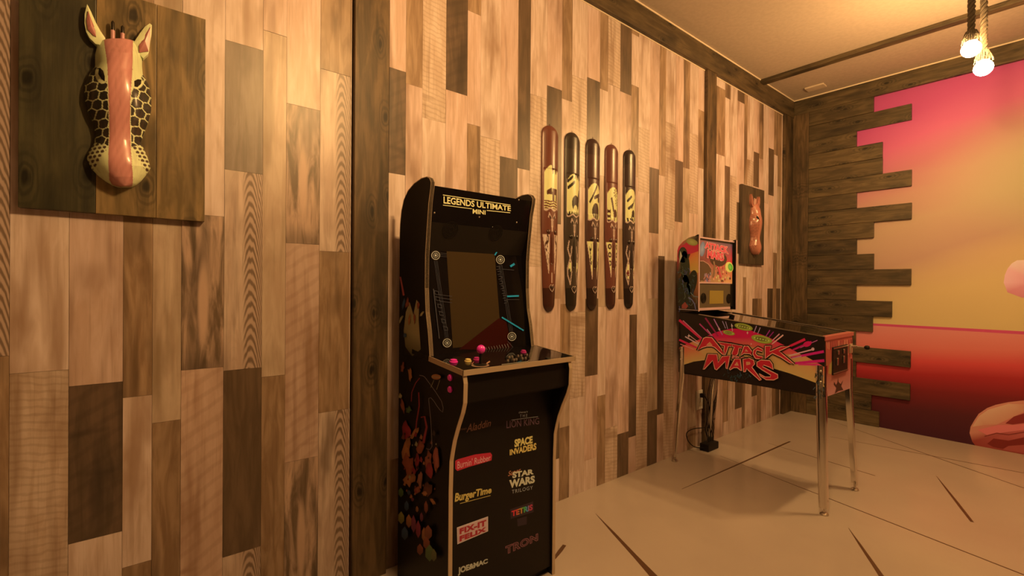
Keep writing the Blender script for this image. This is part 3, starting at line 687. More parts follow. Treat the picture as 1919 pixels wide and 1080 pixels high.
def mask(xc, i, basec, label):
    W_ = .104; hgt = MTOP-MBOT
    t = thing('carved_mask', label, 'mask', (xc, 0, MBOT), 'tall carved masks in a row on the plank wall')
    def hw(q):
        w0 = 1.0 if q < .55 else 1-.38*((q-.55)/.45)**1.3
        rt = .052; rb = .045
        if q < rt: w0 *= math.sqrt(max(0, 1-((rt-q)/rt)**2))
        if q > 1-rb: w0 *= math.sqrt(max(0, 1-((q-1+rb)/rb)**2))
        return W_/2*w0
    def dep(s, q):
        e = max(0, 1-abs(s)**2.2); d = .006+.017*e*(min(1, q/.03)**.5 if q < .03 else 1)*(1 if q < .97 else max(0, (1-q)/.03)**.5)
        if .235 < q < .445 and abs(s) < .86: d -= .0022
        return d
    dark = tuple(k*.22 for k in basec); cream = P(236, 196, 104); linec = P(206, 150, 104)
    pt = (.215, .235, .262, .262, .250)[i]; pb = (.452, .468, .472, .468, .455)[i]
    fy = .035*(0, .4, .45, .3, .3)[i]
    def colr(s, q):
        c = basec
        # lower part is darker, as are some of the tops
        if q > .87: c = tuple(k*.35 for k in basec)
        elif q < .10 and i in (1, 2, 4): c = tuple(k*.6 for k in basec)
        inside = abs(s) < .82 and pt < q < pb+.006*math.sin(s*7) and (q-pt) > .045*(abs(s)/.82)**2.5
        if inside:
            k = pic(i, s/.82, (q-pt)/(pb-pt)); c = tuple(v*.5 for v in basec) if k else cream
            if k and i == 0 and (q-pt)/(pb-pt) > .8: c = basec
        edge = abs(s) < .86 and (abs(q-pb-.006*math.sin(s*7)) < .004 or (abs(abs(s)-.84) < .035 and pt+.03 < q < pb))
        if edge: c = linec
        y = q-fy; a = abs(s)
        # brow sprig
        if seg(a, y*6, .02, 3.38, .10, 3.0) < .05 or seg(a, y*6, .10, 3.0, .34, 2.86) < .05 or seg(a, y*6, .34, 2.86, .42, 2.95) < .04: c = linec if i in (0, 3) else tuple(v*.9 for v in linec)
        if seg(a, y*6, .14, 3.0, .30, 2.93) < .035: c = dark
        # nose edges
        if a < .10 and .585 < y < .76: c = tuple(v*.8 for v in basec)
        if abs(a-.12) < .02 and .60 < y < .75: c = dark
        if i in (0, 2, 3):
            lo = .795 if i != 2 else .805
            if .585 < y < lo:
                f = (y-.585)/(lo-.585); xi = .30+.10*f; xo = .92-.50*f
                if xi < a < xo:
                    c = cream if i != 0 else P(226, 170, 116)
                    u, v_ = (a-.3)/.6, f
                    if i == 2: dk = pl(u, v_*1.6, arc(.48, .2, .16, 200, 20)+[(.62, .3), (.42, .7)]+arc(.42, .82, .12, -90, 160)) < .055
                    elif i == 3: dk = abs(math.hypot(u-.42, (v_*4.2) % 1-.5)-.24) < .10 and v_ < .72
                    else: dk = pl(u, v_*1.6, arc(.35, .18, .15, 0, 300)) < .06 or pl(u, v_*1.6, arc(.55, .5, .16, 180, 470)) < .06 or (v_ > .45 and abs(math.sin(u*16+v_*5)) < .35)
                    if dk: c = tuple(q_*.45 for q_ in basec)
                if min(abs(a-xi), abs(a-xo)) < .03: c = linec
        else:
            top_, mid_, bot_ = .60, .70, .835
            A = [(.62, top_*6), (.75, .64*6), (.55, .685*6), (.38, .72*6), (.36, .77*6), (.55, .835*6)]; B = [(.35, .63*6), (.42, .67*6), (.62, .71*6), (.80, .75*6), (.78, .79*6), (.55, .835*6)]
            if pl(a, y*6, A) < .045 or pl(a, y*6, B) < .045: c = linec
            elif i == 4 and .71 < y < .80 and abs(a-.57) < .19-abs(y-.745)*2.2: c = cream if math.hypot(a-.57, (y-.765)*6) > .12 else P(120, 30, 26)
            elif i == 1 and .715 < y < .765 and abs(a-.57) < .15 and math.hypot(a-.6, (y-.765)*6) > .1: c = cream
        if i == 0 and a < .07 and .79 < y < .845: c = linec
        return c
    nx, ny = 44, 330; vs = []; cs = []; fs = []
    for j in range(ny+1):
        q = j/ny; h_ = max(.0006, hw(q))
        for k in range(nx+1):
            s = 2*k/nx-1; vs.append((xc+s*h_, -dep(s, q)-.001, MTOP-q*hgt)); cs.append(colr(s, q))
    for j in range(ny):
        for k in range(nx): a = j*(nx+1)+k; fs.append((a, a+nx+1, a+nx+2, a+1))
    n0 = len(vs); edge = [j*(nx+1) for j in range(ny+1)]+[ny*(nx+1)+k for k in range(1, nx+1)]+[j*(nx+1)+nx for j in range(ny-1, -1, -1)]+[k for k in range(nx-1, 0, -1)]
    for e in edge: v = vs[e]; vs.append((v[0], 0, v[2])); cs.append(dark)
    m_ = len(edge)
    for k in range(m_): fs.append((edge[k], n0+k, n0+(k+1) % m_, edge[(k+1) % m_]))
    mk('body', vs, fs, MSK, t, smooth=True, cols=cs)
    def zq(q): return MTOP-q*hgt
    def sf(s, q): return -dep(s, q)-.001
    # eyes, nose, mouth in relief
    for sg in (-1, 1):
        X_ = xc+sg*.36*hw(.57+fy); y0 = sf(sg*.36, .57+fy); r_ = .013
        m = MB(); vv = []; n_ = 14
        for a in range(6):
            for k in range(n_): vv.append((X_+r_*math.cos(a*.31)*math.cos(2*math.pi*k/n_), y0+.004-.0075*math.sin(a*.31), zq(.572+fy)+r_*1.05*math.cos(a*.31)*math.sin(2*math.pi*k/n_)))
        ff = [(a*n_+k, a*n_+(k+1) % n_, (a+1)*n_+(k+1) % n_, (a+1)*n_+k) for a in range(5) for k in range(n_)]+[tuple(range(5*n_, 6*n_))]
        mk('eye', vv, ff, MSK, t, smooth=True, cols=[tuple(k*.35 for k in basec)]*len(vv))
    q0, q1 = .57+fy, .745+fy; nn = 16; vv = []; ff = []
    for j in range(nn+1):
        q = q0+(q1-q0)*j/nn; f = j/nn; wv = .0045+.0065*f**2; pr = .004+.011*f if f < .93 else .015*(1-(f-.93)/.07*.8)
        for k in range(7):
            a = (k-3)/3; vv.append((xc+a*wv, sf(0, q)+.002-pr*(1-a*a), zq(q)))
    for j in range(nn):
        for k in range(6): a = j*7+k; ff.append((a, a+7, a+8, a+1))
    ff.append(tuple(range(nn*7, nn*7+7)))
    mk('nose', vv, ff, MSK, t, smooth=True, cols=[tuple(k*.8 for k in basec)]*len(vv))
    qm = .865+fy*.6
    lip = MB()
    for sg in (1,):
        up_ = [(-.42, .0), (-.2, -.012), (0, -.006), (.2, -.012), (.42, .0)]; lw = [(-.42, 0), (-.25, .016), (0, .026), (.25, .016), (.42, 0)]
        for L_ in (up_, lw):
            lip.tube([(xc+a*hw(qm+b_), sf(a, qm+b_)-.0015, zq(qm+b_)) for a, b_ in L_], [.0008, .0018, .0022, .0018, .0008], 8)
        lip.tube([(xc+a*hw(qm), sf(a, qm)-.0012, zq(qm+.002)) for a in (-.38, -.2, 0, .2, .38)], [.001, .0028, .0034, .0028, .001], 8, 1)
    lip.build('mouth', [flat('carved lip edge', tuple(min(.9, v*.9) for v in linec), .4), MDK], t, smooth=True)
    for q in (0,):
        MB().tube([(xc, -.0005, MTOP+.002), (xc, -.004, MTOP+.006), (xc, -.0005, MTOP+.010)], .0012, 6).build('hanging_loop', STEEL, t)
MB_ = [(1013, P(112, 50, 26)), (1056, P(66, 44, 24)), (1096, P(80, 42, 24)), (1132, P(112, 52, 30)), (1166.5, P(62, 36, 22))]
lbl = ['tall carved mask, leftmost of the row, red-brown, cream panel with beast over water',
 'tall carved mask, second from left, dark green-brown with an arched four-legged animal on cream',
 'tall carved mask, middle of the row, with round beast under a leaning tree',
 'tall carved mask, fourth from left, red-brown with star-shaped leaves on its cream panel',
 'tall carved mask, rightmost of the row, dark with red spot on its cheek']
for i, (xp, bc) in enumerate(MB_): mask(onY(xp, 420).x+.052, i, bc, lbl[i])

# ---------------------------------------------------------------- arcade cabinet
AX0, AX1 = -3.605, -3.160
AT = thing('arcade_cabinet', 'black upright arcade cabinet with a pink joystick against the plank wall', 'arcade machine', ((AX0+AX1)/2, -.25, 0))
def sp(x, y): v = onX(x, y, AX0); return (v.y, v.z)
up_front = [sp(*q) for q in ((808.3, 341), (807.5, 352), (804, 379), (800, 436), (797.5, 480), (797, 540), (798.5, 585), (802.5, 620), (806, 672))]
up_back = [sp(*q) for q in ((805, 333.5), (800, 331), (790, 334), (776, 344), (765, 357), (757, 374), (752.5, 395), (750, 420), (749, 450))]
zd = sp(806, 677)[1]
back_y = -.06
side_up = [(back_y, zd)] + [(back_y, up_back[-1][1])] + [(min(back_y, a), b) for a, b in up_back[::-1][1:]] + up_front + [(up_front[-1][0], zd)]
lowf = [sp(*q) for q in ((867, 704), (869, 720), (868, 756), (864, 775), (856, 800), (849, 826), (845.5, 845), (842.5, 865), (841, 920))]
xlow = lowf[-1][0]
side_lo = [(back_y, 0), (back_y, zd-.0006), (up_front[-1][0], zd-.0006)] + [(a, b) for a, b in lowf] + [(xlow, .0)]
TH = .012
for nm, xa in (('left', AX0), ('right', AX1-TH)):
    b = MB(); b.prism(side_lo, 'x', xa, xa+TH); b.prism(side_up, 'x', xa, xa+TH)
    sp_o = b.build('side_panel', BLACK, AT)
    if nm == 'left': SIDEL = sp_o
    # edging strip along the front and over the top of the panel
    for path in (up_back[::-1]+up_front, lowf+[(xlow, .0)]):
        q = []
        for k, (a, c_) in enumerate(path):
            p0 = path[max(0, k-1)]; p1 = path[min(len(path)-1, k+1)]; d = V3((p1[0]-p0[0], p1[1]-p0[1], 0)).normalized(); q.append((a, c_, -d.y, d.x))
        sgn = 1 if path is not lowf and path[0] == up_back[-1] else 1
        vs = []
        for a, c_, nx_, ny_ in q:
            ox, oy = (nx_, ny_)
            if path[0] != up_back[-1]: ox, oy = (-nx_, -ny_) if nx_ > 0 else (nx_, ny_)
            vs += [(xa-.0008, a, c_), (xa-.0008, a+ox*.0022, c_+oy*.0022), (xa+TH+.0008, a+ox*.0022, c_+oy*.0022), (xa+TH+.0008, a, c_)]
        fs = []
        for k in range(len(q)-1):
            for e in range(4): fs.append((k*4+e, k*4+(e+1) % 4, (k+1)*4+(e+1) % 4, (k+1)*4+e))
        fs += [(0, 1, 2, 3), tuple(len(vs)-4+e for e in range(4))[::-1]]
        mk('edge_strip', vs, fs, GOLDT, sp_o)
iX0, iX1 = AX0+TH, AX1-TH
# deck
dz0, dz1 = zd-.012, zd
dA = (up_front[-1][0]+.004, zd+.004); dB = (lowf[0][0]-.004, lowf[0][1]+.004)
dd = V3((dB[0]-dA[0], dB[1]-dA[1], 0)).normalized(); dn = V3((-dd.y, dd.x, 0))
if dn.y < 0: dn = -dn
def dpt(t, h=0.0): return (dA[0]+(dB[0]-dA[0])*t+dn.x*h, dA[1]+(dB[1]-dA[1])*t+dn.y*h)
deck = MB().prism([dpt(-.6, .011), dpt(1, .011), dpt(1, -.004), dpt(-.6, -.004)], 'x', AX0-.001, AX1+.014).build('control_deck', GLOSSB, AT)
e = MB()
e.prism([dpt(0, .012), dpt(1.02, .012), dpt(1.02, -.0045), dpt(0, -.0045)], 'x', AX0-.0034, AX0-.0012)
e.prism([dpt(0, .012), dpt(1.02, .012), dpt(1.02, -.0045), dpt(0, -.0045)], 'x', AX1+.0142, AX1+.0164)
e.prism([dpt(1.005, .012), dpt(1.02, .012), dpt(1.02, -.0045), dpt(1.005, -.0045)], 'x', AX0-.0034, AX1+.0164)
e.build('edge_strip', GOLDT, deck)
def dp3(x, t, h=0.0): a = dpt(t, .011+h); return V3((x, a[0], a[1]))
dax = V3((0, dn.x, dn.y))
def button(x, t, r, mat, hh=.008): MB().lathe([(r*1.25, 0), (r*1.25, hh*.35), (r, hh*.5), (r, hh), (r*.7, hh*1.15), (.0005, hh*1.18)], dp3(x, t), dax, 20).build('push_button', mat, deck, smooth=True)
def dk(x, y):      # a point of the sloping deck seen from the survey camera
    d = ray(x, y); nrm = dax; o = dp3(0, 0); return CAM + d*((o-CAM).dot(nrm)/d.dot(nrm))
def tof(p): return (V3((p.y, p.z))-V3((dA[0], dA[1]))).dot(V3((dd.x, dd.y)))/V3((dB[0]-dA[0], dB[1]-dA[1])).length
for (x, y), m_, r_ in (((850, 679), PINKB, .0105), ((877, 678), YELB, .009), ((893, 675), PINKD, .0085), ((981, 661), PINKD, .0085)):
    p_ = dk(x, y); button(p_.x, tof(p_), r_, m_)
p_ = dk(900, 684); jx, jt = p_.x, tof(p_); jb = dp3(jx, jt)
js = MB().lathe([(.02, 0), (.02, .001), (.012, .003), (.0045, .004), (.0045, .036)], jb, dax, 20).build('joystick', BLKM, deck, smooth=True)
pr = [(max(.0003, .0135*math.sin(a*math.pi/12)), .0135-.0135*math.cos(a*math.pi/12)) for a in range(13)]
MB().lathe(pr, jb+dax*.034, (0, 0, 1), 24).build('joystick_ball', PINKB, js, smooth=True)
rg = random.Random(5)
for k in range(16):
    x_ = 948+(k % 8)*5.6+rg.uniform(-.6, .6)+(3 if k > 7 else 0); y_ = 671.5-(k % 8)*.8+(5.5 if k > 7 else 0)
    p_ = dk(x_, y_); button(p_.x, tof(p_), .0036, STEEL if k % 3 else BLKM, .005)
p_ = dk(1027, 672); MB().lathe([(.010, 0), (.010, .001), (.008, .0035), (.0005, .0045)], dp3(p_.x, tof(p_)), dax, 18).build('trackball', BLKM, deck, smooth=True)
da = Art(lambda x, y: dk(x, y), dax)
da.ell(900, 685, 17, 3.6, P(150, 100, 60)); da.lay(); da.ell(900, 684.5, 13, 2.7, (.02, .01, .01)); da.lay()
da.line([(940, 684), (990, 678)], .9, P(170, 132, 84)); da.line([(912, 682), (918, 678)], 2.4, P(190, 120, 70)); da.line([(884, 683), (888, 679)], 2, P(170, 90, 60))
da.build('deck_print', PRINT, deck)
# marquee, speaker shelf and bezel (inner front faces), all leaning as in the side profile
def ip(x, y): v = onX(x, y, iX0); return (v.y, v.z)
pj = [ip(815, 343), ip(809.5, 405), ip(804, 458)]
mz = [(-.285, 1.355), (-.272, 1.232)]
def yatz(z):   # front profile depth at height z
    pf = sorted(up_front, key=lambda q: q[1])
    for a, b in zip(pf, pf[1:]):
        if a[1] <= z <= b[1]: return a[0]+(b[0]-a[0])*(z-a[1])/(b[1]-a[1])
    return pf[0][0] if z < pf[0][1] else pf[-1][0]
zq = [1.352, 1.238, 1.148, .806]
yq = [yatz(1.345)+.006, yatz(1.238)+.008, yatz(1.148)+.034, yatz(.83)+.014]
def slab(name, a, b, mat, th=.008):
    d = V3((b[0]-a[0], b[1]-a[1], 0)).normalized(); nn_ = (-d.y, d.x)
    if nn_[0] < 0: nn_ = (-nn_[0], -nn_[1])
    return MB().prism([a, b, (b[0]+nn_[0]*th, b[1]+nn_[1]*th), (a[0]+nn_[0]*th, a[1]+nn_[1]*th)], 'x', iX0, iX1).build(name, mat, AT)
mar = slab('marquee', (yq[0], zq[0]), (yq[1], zq[1]), GLOSSB)
spk = slab('speaker_panel', (yq[1], zq[1]-.0006), (yq[2], zq[2]), BLKM)
bez = slab('screen_bezel', (yq[2], zq[2]-.0006), (yq[3], zq[3]), GLOSSB)
MB().prism([(yq[0]+.012, zq[0]), (back_y+.0, up_back[-2][1]), (back_y, up_back[-2][1]-.01), (yq[0]+.012, zq[0]-.01)], 'x', iX0, iX1).build('top_panel', BLACK, AT)
MB().box((iX0, back_y-.012, .02), (iX1, back_y, up_back[-2][1]-.011)).build('back_panel', BLKM, AT)
def plane_fn(a, b):
    A = V3((0, a[0], a[1])); d = V3((0, b[0]-a[0], b[1]-a[1])).normalized(); nrm = V3((1, 0, 0)).cross(d)
    if nrm.y > 0: nrm = -nrm
    def f(x, y):
        r_ = ray(x, y); return CAM + r_*((A-CAM).dot(nrm)/r_.dot(nrm))
    return f, nrm
f, nr = plane_fn((yq[0], zq[0]), (yq[1], zq[1]))
ar = Art(f, nr)
ye = P(240, 208, 110)
ar.line([(830, 365.5), (956.5, 384.5)], 1.2, ye); ar.lay()
ar.line([(830, 384.5), (884, 391.5)], 1.2, ye); ar.line([(912, 394.5), (956, 399)], 1.2, ye); ar.lay()
ar.text('LEGENDS ULTIMATE', [(831, 381.5), (957, 396), (957, 386.5), (831, 368)], ye, bold=.022)
ar.text('MINI', [(885.5, 400.5), (909.5, 402.5), (909.5, 394.5), (885.5, 391.5)], ye, bold=.022)
ar.build('marquee_lettering', PRINT, mar)
for q in ((898, 360), (898, 407), (972, 375), (968, 417), (814, 399)):
    MB().lathe([(.0028, 0), (.0028, .001), (.0005, .0018)], f(*q), nr, 10).build('screw', STEEL, mar)
f, nr = plane_fn((yq[1], zq[1]), (yq[2], zq[2]))
for q in ((844, 431), (929, 437)):
    g = MB()
    for k in range(6): g.lathe([(.030-.005*k, 0), (.030-.005*k, .0016), (.0285-.005*k, .0016), (.0285-.005*k, 0)], f(*q), nr, 28)
    g.build('speaker_grille', GLOSSB, spk, smooth=True)
f, nr = plane_fn((yq[2], zq[2]), (yq[3], zq[3]))
c4 = [f(832, 464), f(923, 471), f(943, 640), f(853, 652)]
dxa, dxb = (c4[0].x+c4[3].x)/2, (c4[1].x+c4[2].x)/2; zt4, zb4 = c4[0].z, min(c4[3].z, c4[2].z)
def by(z): return yq[2]+(yq[3]-yq[2])*(z-zq[2])/(zq[3]-zq[2])
dsp = MB().prism([(by(zt4)-.0004, zt4), (by(zb4)-.0004, zb4), (by(zb4)+.002, zb4), (by(zt4)+.002, zt4)], 'x', dxa, dxb).build('display', SCRN, bez)
ar = Art(f, nr, base=.0008)
gy_, cy_, cb = P(120, 100, 84), P(40, 130, 150), P(176, 150, 112)
gy_ = tuple(v*.35 for v in gy_)
ar.poly([(860, 655), (934, 597), (948, 600), (960, 655), (948, 657)], (.035, .004, .004)); ar.lay()  # dark red corner painted where the room's reflection on the screen ends
for a, b_, m_ in (((816, 479), (837, 643), 1), ((937, 487), (958, 631), 1)):
    for o_ in (-2.6, 0, 2.6): ar.line([(a[0]+o_, a[1]+8), (b_[0]+o_, b_[1]-8)], .7, gy_)
    ar.lay()
for cxy in ((816, 479), (937, 487), (837, 643), (958, 631)):
    ar.ell(*cxy, 10 if cxy[0] < 900 else 7.5, 10, (.02, .015, .012)); ar.lay(); ar.ring(*cxy, 7.5, 1.2, cb); ar.lay(); ar.ring(*cxy, 4.2, 1.4, tuple(v*.6 for v in cb)); ar.ell(*cxy, 2, 2, cb); ar.lay()
for k in range(3): ar.line([(822+k*.4, 553+k*6), (846, 556+k*6)], .8, gy_); ar.line([(824, 475+k*3), (836, 476+k*3)], .6, gy_)
L_ = [(812, 545), (814, 556), (818, 570), (821, 584), (825, 598), (829, 612)]
for k, (x_, y_) in enumerate(L_):
    ar.line([(x_, y_), (x_+8, y_+2), (x_+9, y_+8), (x_+2, y_+7), (x_+1, y_)], 1.0, gy_)
ar.line([(811, 542), (822, 635)], 1.5, gy_)
for k in range(9): ar.line([(878+k*4.2, 460.5+k*.35), (877+k*4.2, 466+k*.35)], .9, tuple(v*.6 for v in cb)); ar.line([(912+k*5, 658-k*.8), (909+k*5, 651-k*.8)], .9, tuple(v*.4 for v in cb))
for a, b_, wd in (((926, 479), (935, 464), 2.4), ((955, 500), (963, 495), 4), ((949, 556), (971, 555), 3), ((939, 595), (980, 620), 2.6), ((950, 640), (966, 658), .9), ((940, 505), (962, 507), .8), ((948, 562), (972, 562), .7)):
    ar.line([a, b_], wd, cy_ if wd > 1 else gy_)
for k in range(8): ar.line([(929+k*2, 500+k*9), (935+k*2, 501+k*9), (934+k*2, 505+k*9), (929+k*2, 506+k*9)], .9, gy_)
ar.build('bezel_print_with_reflection', PRINTG, bez)
# apron below the deck, lower front panel
ya = lowf[2][0]+.012
MB().box((iX0, ya, sp(868, 752)[1]-.012), (iX1, ya+.01, lowf[0][1]-.006)).build('apron', BLACK, AT)
yf = xlow+.006
fp = MB().box((iX0, yf, .03), (iX1, yf+.01, sp(868, 752)[1]-.013)).build('front_panel', BLACK, AT)
MB().box((iX0, yf+.02, 0), (iX1, yf+.032, .03)).build('kick_panel', BLKM, AT)
MB().box((iX0, yf+.010, sp(868, 752)[1]-.018), (iX1, ya+.005, sp(868, 752)[1]-.0125)).build('underside', BLKM, AT)
def newlogo():
    global ar
    if ar.v: ar.build('game_logo', PRINT, fp)
    ar = Art(lambda x, y: onY(x, y, yf), (0, -1, 0))
ar = Art(lambda x, y: onY(x, y, yf), (0, -1, 0))
def Q(x0, x1, yl0, yr0, yl1, yr1): return [(x0, yl0), (x1, yr0), (x1, yr1), (x0, yl1)]
br = P(150, 84, 48); wht = P(200, 176, 140); yl = P(196, 150, 62); rd = P(190, 36, 40); rdd = P(170, 28, 34)
ar.text("Aladdin", Q(874, 920, 811, 799, 796, 786), br, bold=.004, shear=.3); ar.text("Disney's", Q(862, 874, 808, 806, 803, 801), br, shear=.2)
newlogo(); ar.text("Disney's", Q(972, 989, 776, 774, 772, 770), wht, shear=.2, bold=.01); ar.text('THE', Q(974, 988, 783, 781.5, 777.5, 776), wht, space=1.5)
ar.line([(958, 787.5), (1008, 781)], .8, wht); ar.text('LION KING', Q(949, 1010, 803, 795, 789, 783), P(112, 66, 60))
newlogo(); ar.poly([(853, 864), (858, 861), (890, 852), (919, 848.5), (922, 853), (921, 863), (905, 868), (880, 875), (857, 883), (853, 879)], P(190, 30, 40)); ar.lay()
ar.text("Burnin' Rubber", Q(857, 919, 879, 863, 865, 852), P(226, 150, 120), bold=.0)
newlogo(); ar.text('SPACE', Q(964, 998, 839, 831, 824, 817), P(222, 176, 84), bold=.05); ar.text('INVADERS', Q(955, 1005, 854, 843, 843, 830), P(222, 168, 74), bold=.04)
newlogo(); ar.text('BurgerTime', Q(852, 921, 946, 928, 925, 912), P(206, 156, 66), bold=.035, shear=.15); ar.line([(862, 944), (919, 929)], 1, P(206, 156, 66))
newlogo(); ar.text('Super', Q(952, 976, 896, 888, 884, 876), P(200, 110, 60), bold=.01, shear=.3); ar.text('STAR', Q(960, 1000, 897, 889, 885, 879), P(208, 176, 120), bold=.05)
ar.text('WARS', Q(954, 1002, 916, 905, 900, 891), P(208, 176, 120), bold=.05); ar.text('TRILOGY', Q(959, 998, 925.5, 917, 918.5, 910.5), P(176, 150, 116), space=1.2)
newlogo(); ar.poly([(856, 989), (914.5, 968), (914.5, 996), (857, 1020.5)], P(214, 168, 130)); ar.lay()
ar.poly([(857.5, 990.5), (913, 970.5), (913, 995), (858.5, 1018.5)], P(206, 150, 118)); ar.lay()
ar.text('FIX-IT', Q(861, 911, 1002, 985, 991, 974), rdd, bold=.06, space=1.1); ar.text('FELIX', Q(861, 911, 1015.5, 995.5, 1005, 987.5), rdd, bold=.06, space=1.1)
newlogo(); ar.poly([(956, 955), (999, 940), (1000, 960), (957, 973)], (.02, .008, .03)); ar.poly([(969, 973), (987, 968), (987, 983), (970, 987)], (.02, .008, .03)); ar.lay()
cols_t = [P(214, 34, 40), P(206, 60, 40), P(206, 120, 40), P(70, 150, 60), P(70, 130, 150), P(190, 50, 60)]
ar.text('TETRIS', Q(958.5, 998, 969, 956, 958, 945), (1, 1, 1), bold=.04, colfn=lambda a, b_: cols_t[min(5, int(a*6))])
newlogo(); ar.text('TRON', Q(948, 1007, 1039, 1013, 1025, 1001), (.02, .008, .01), bold=.0, out=P(150, 76, 66), outw=.055, space=1.1)
newlogo(); ar.text('JOE&MAC', Q(858, 914, 1080, 1058, 1064, 1047), P(190, 160, 112), bold=.05)
newlogo()
# side art: generic colour shapes only, plus two pink side buttons
ar = Art(lambda x, y: onX(x, y, AX0), (-1, 0, 0), base=.0006)
or_, cr, og, rd2, gr2, bl2, pk = P(150, 64, 34), P(176, 138, 76), P(176, 96, 44), P(150, 32, 34), P(90, 100, 40), P(54, 66, 70), P(140, 50, 60)
dim = lambda c, k: tuple(v*k for v in c)
ar.line([(750.5, 519), (757, 554)], 2.6, P(190, 72, 56), 3.6); ar.lay()
ar.raw([(760, 650), (757, 620), (761, 585), (768, 566), (775, 590), (781, 562), (786, 570), (785, 600), (787, 630), (789, 655), (773, 668)], [tuple(range(11))], [dim(cr, .35), dim(cr, .8), cr, cr, cr, cr, cr, cr, cr, dim(cr, .5), dim(cr, .2)]); ar.lay()
for k, (x_, y_, a, b_, c_, ro) in enumerate([(764, 568, 4, 11, or_, .1), (757, 570, 3, 12, bl2, .15), (785, 572, 3, 10, or_, 0), (792, 588, 2.5, 8, cr, .6), (752, 598, 3, 10, cr, .4), (768, 600, 3, 14, og, .1), (778, 596, 2, 12, or_, 0), (760, 628, 4, 6, bl2, 0),
    (756, 689, 4, 10, or_, .1), (770, 702, 5, 14, og, -.1), (752, 742, 4, 6, cr, 0), (757, 762, 4, 14, or_, -.2), (768, 768, 6, 7, dim(gr2, .8), .2),
    (764, 806, 9, 18, rd2, 0), (779, 812, 5, 14, og, .5), (764, 842, 9, 22, og, .1), (790, 836, 7, 17, or_, 0), (770, 872, 12, 24, or_, -.2), (784, 866, 5, 16, rd2, 0), (806, 862, 7, 20, or_, 0), (821, 862, 7, 24, P(170, 74, 46), .0),
    (808, 880, 8, 18, rd2, 0), (770, 898, 11, 14, og, .3), (790, 898, 6, 18, P(150, 80, 48), 0), (806, 916, 9, 14, dim(or_, .4), 0), (786, 918, 7, 8, or_, .8), (800, 925, 6, 5, og, .5), (815, 938, 4, 8, og, -.5)]):
    rg2 = random.Random(k+40); n_ = 11; pp_ = []
    for e in range(n_):
        t_ = 2*math.pi*e/n_; m_ = rg2.uniform(.55, 1.15); u_, v_ = a*m_*math.cos(t_), b_*m_*math.sin(t_); pp_.append((x_+u_*math.cos(ro)-v_*math.sin(ro), y_+u_*math.sin(ro)+v_*math.cos(ro)))
    ar.raw(pp_+[(x_, y_)], [(e, (e+1) % n_, n_) for e in range(n_)], [dim(c_, rg2.uniform(.5, 1.2)) for e in range(n_)]+[tuple(min(.9, v*1.3) for v in c_)]); ar.lay()
rg = random.Random(11)
for k in range(34):
    x_, y_ = rg.uniform(756, 822), rg.uniform(805, 930); c_ = rg.choice([dim(og, .9), rd2, dim(cr, .8), (.03, .012, .01), dim(or_, .7)])
    a = rg.uniform(1.2, 3.4); ar.poly([(x_, y_-a*1.8), (x_+a, y_-a*.2), (x_+a*.6, y_+a*1.6), (x_-a, y_+a*.7)], c_)
ar.lay()
ar.line([(790, 703), (796, 704), (800, 706), (812, 722), (822, 736), (832, 752), (835, 764), (834, 772), (829, 768), (823, 760), (818, 752), (812, 745), (808, 746), (808, 752), (811, 780), (813, 810), (814, 836), (810, 842), (803, 840)], .8, dim(P(170, 130, 100), .8)); ar.lay()
ar.line([(775, 752), (776, 735), (783, 718), (791, 708)], 1.6, rd2); ar.line([(789, 735), (790, 760), (785, 790), (784, 803)], 2.4, rd2); ar.line([(793, 782), (800, 780), (804, 800), (800, 818), (798, 830)], 2.6, rd2, 5); ar.lay()
ar.ell(822, 706, 9, 5, og, .05); ar.lay(); ar.line([(814, 706), (830, 707)], 1.2, cr); ar.line([(818, 712), (812, 726)], .7, cr); ar.line([(829, 712), (823, 730)], .7, cr); ar.lay()
for x_, y_, a, b_, c_, ro in [(756, 922, 4.6, 9, gr2, 0), (771, 922, 3, 5, dim(bl2, .7), 0), (778, 935, 2.6, 4, dim(pk, .6), 0), (767, 947, 4, 10, bl2, .15), (757, 969, 5.5, 12, P(150, 120, 40), 0), (787, 953, 2.6, 6, dim(og, .8), 0), (804, 949, 3.4, 12, or_, -.35),
    (764, 998, 6, 13, bl2, 0), (793, 1028, 5.5, 11, or_, -.1), (772, 975, 5, 13, og, -.2), (781, 980, 4.4, 17, pk, 0), (790, 990, 4.4, 17, P(150, 40, 50), -.1), (801, 1000, 4, 14, og, -.1), (809, 996, 7, 14, P(150, 70, 40), -.2), (806, 1016, 6, 12, or_, -.1), (812, 1034, 8, 16, gr2, -.2), (820, 1038, 5, 12, P(110, 96, 40), -.3), (797, 967, 3, 9, dim(pk, .7), -.3)]:
    ar.poly([(x_-a, y_-b_*.45), (x_, y_-b_), (x_+a, y_-b_*.3), (x_+a, y_+b_*.5), (x_, y_+b_), (x_-a, y_+b_*.45)], [dim(c_, .7), dim(c_, 1.2), dim(c_, 1.1), dim(c_, .7), dim(c_, .6), dim(c_, .7)]); ar.lay()
ar.build('side_print', PRINT, SIDEL, 'abstract colour shapes printed along the left side')
for q in ((844.5, 708), (844.5, 730)):
    MB().lathe([(.010, 0), (.010, .003), (.008, .004), (.008, .006), (.0005, .007)], onX(*q, AX0)-V3((.0004, 0, 0)), (-1, 0, 0), 20).build('push_button', PINKB, SIDEL, smooth=True)
MB().lathe([(.0075, 0), (.0075, .012)], (AX0+.03, -.09, 0), n=10).build('foot', BLKM, AT)

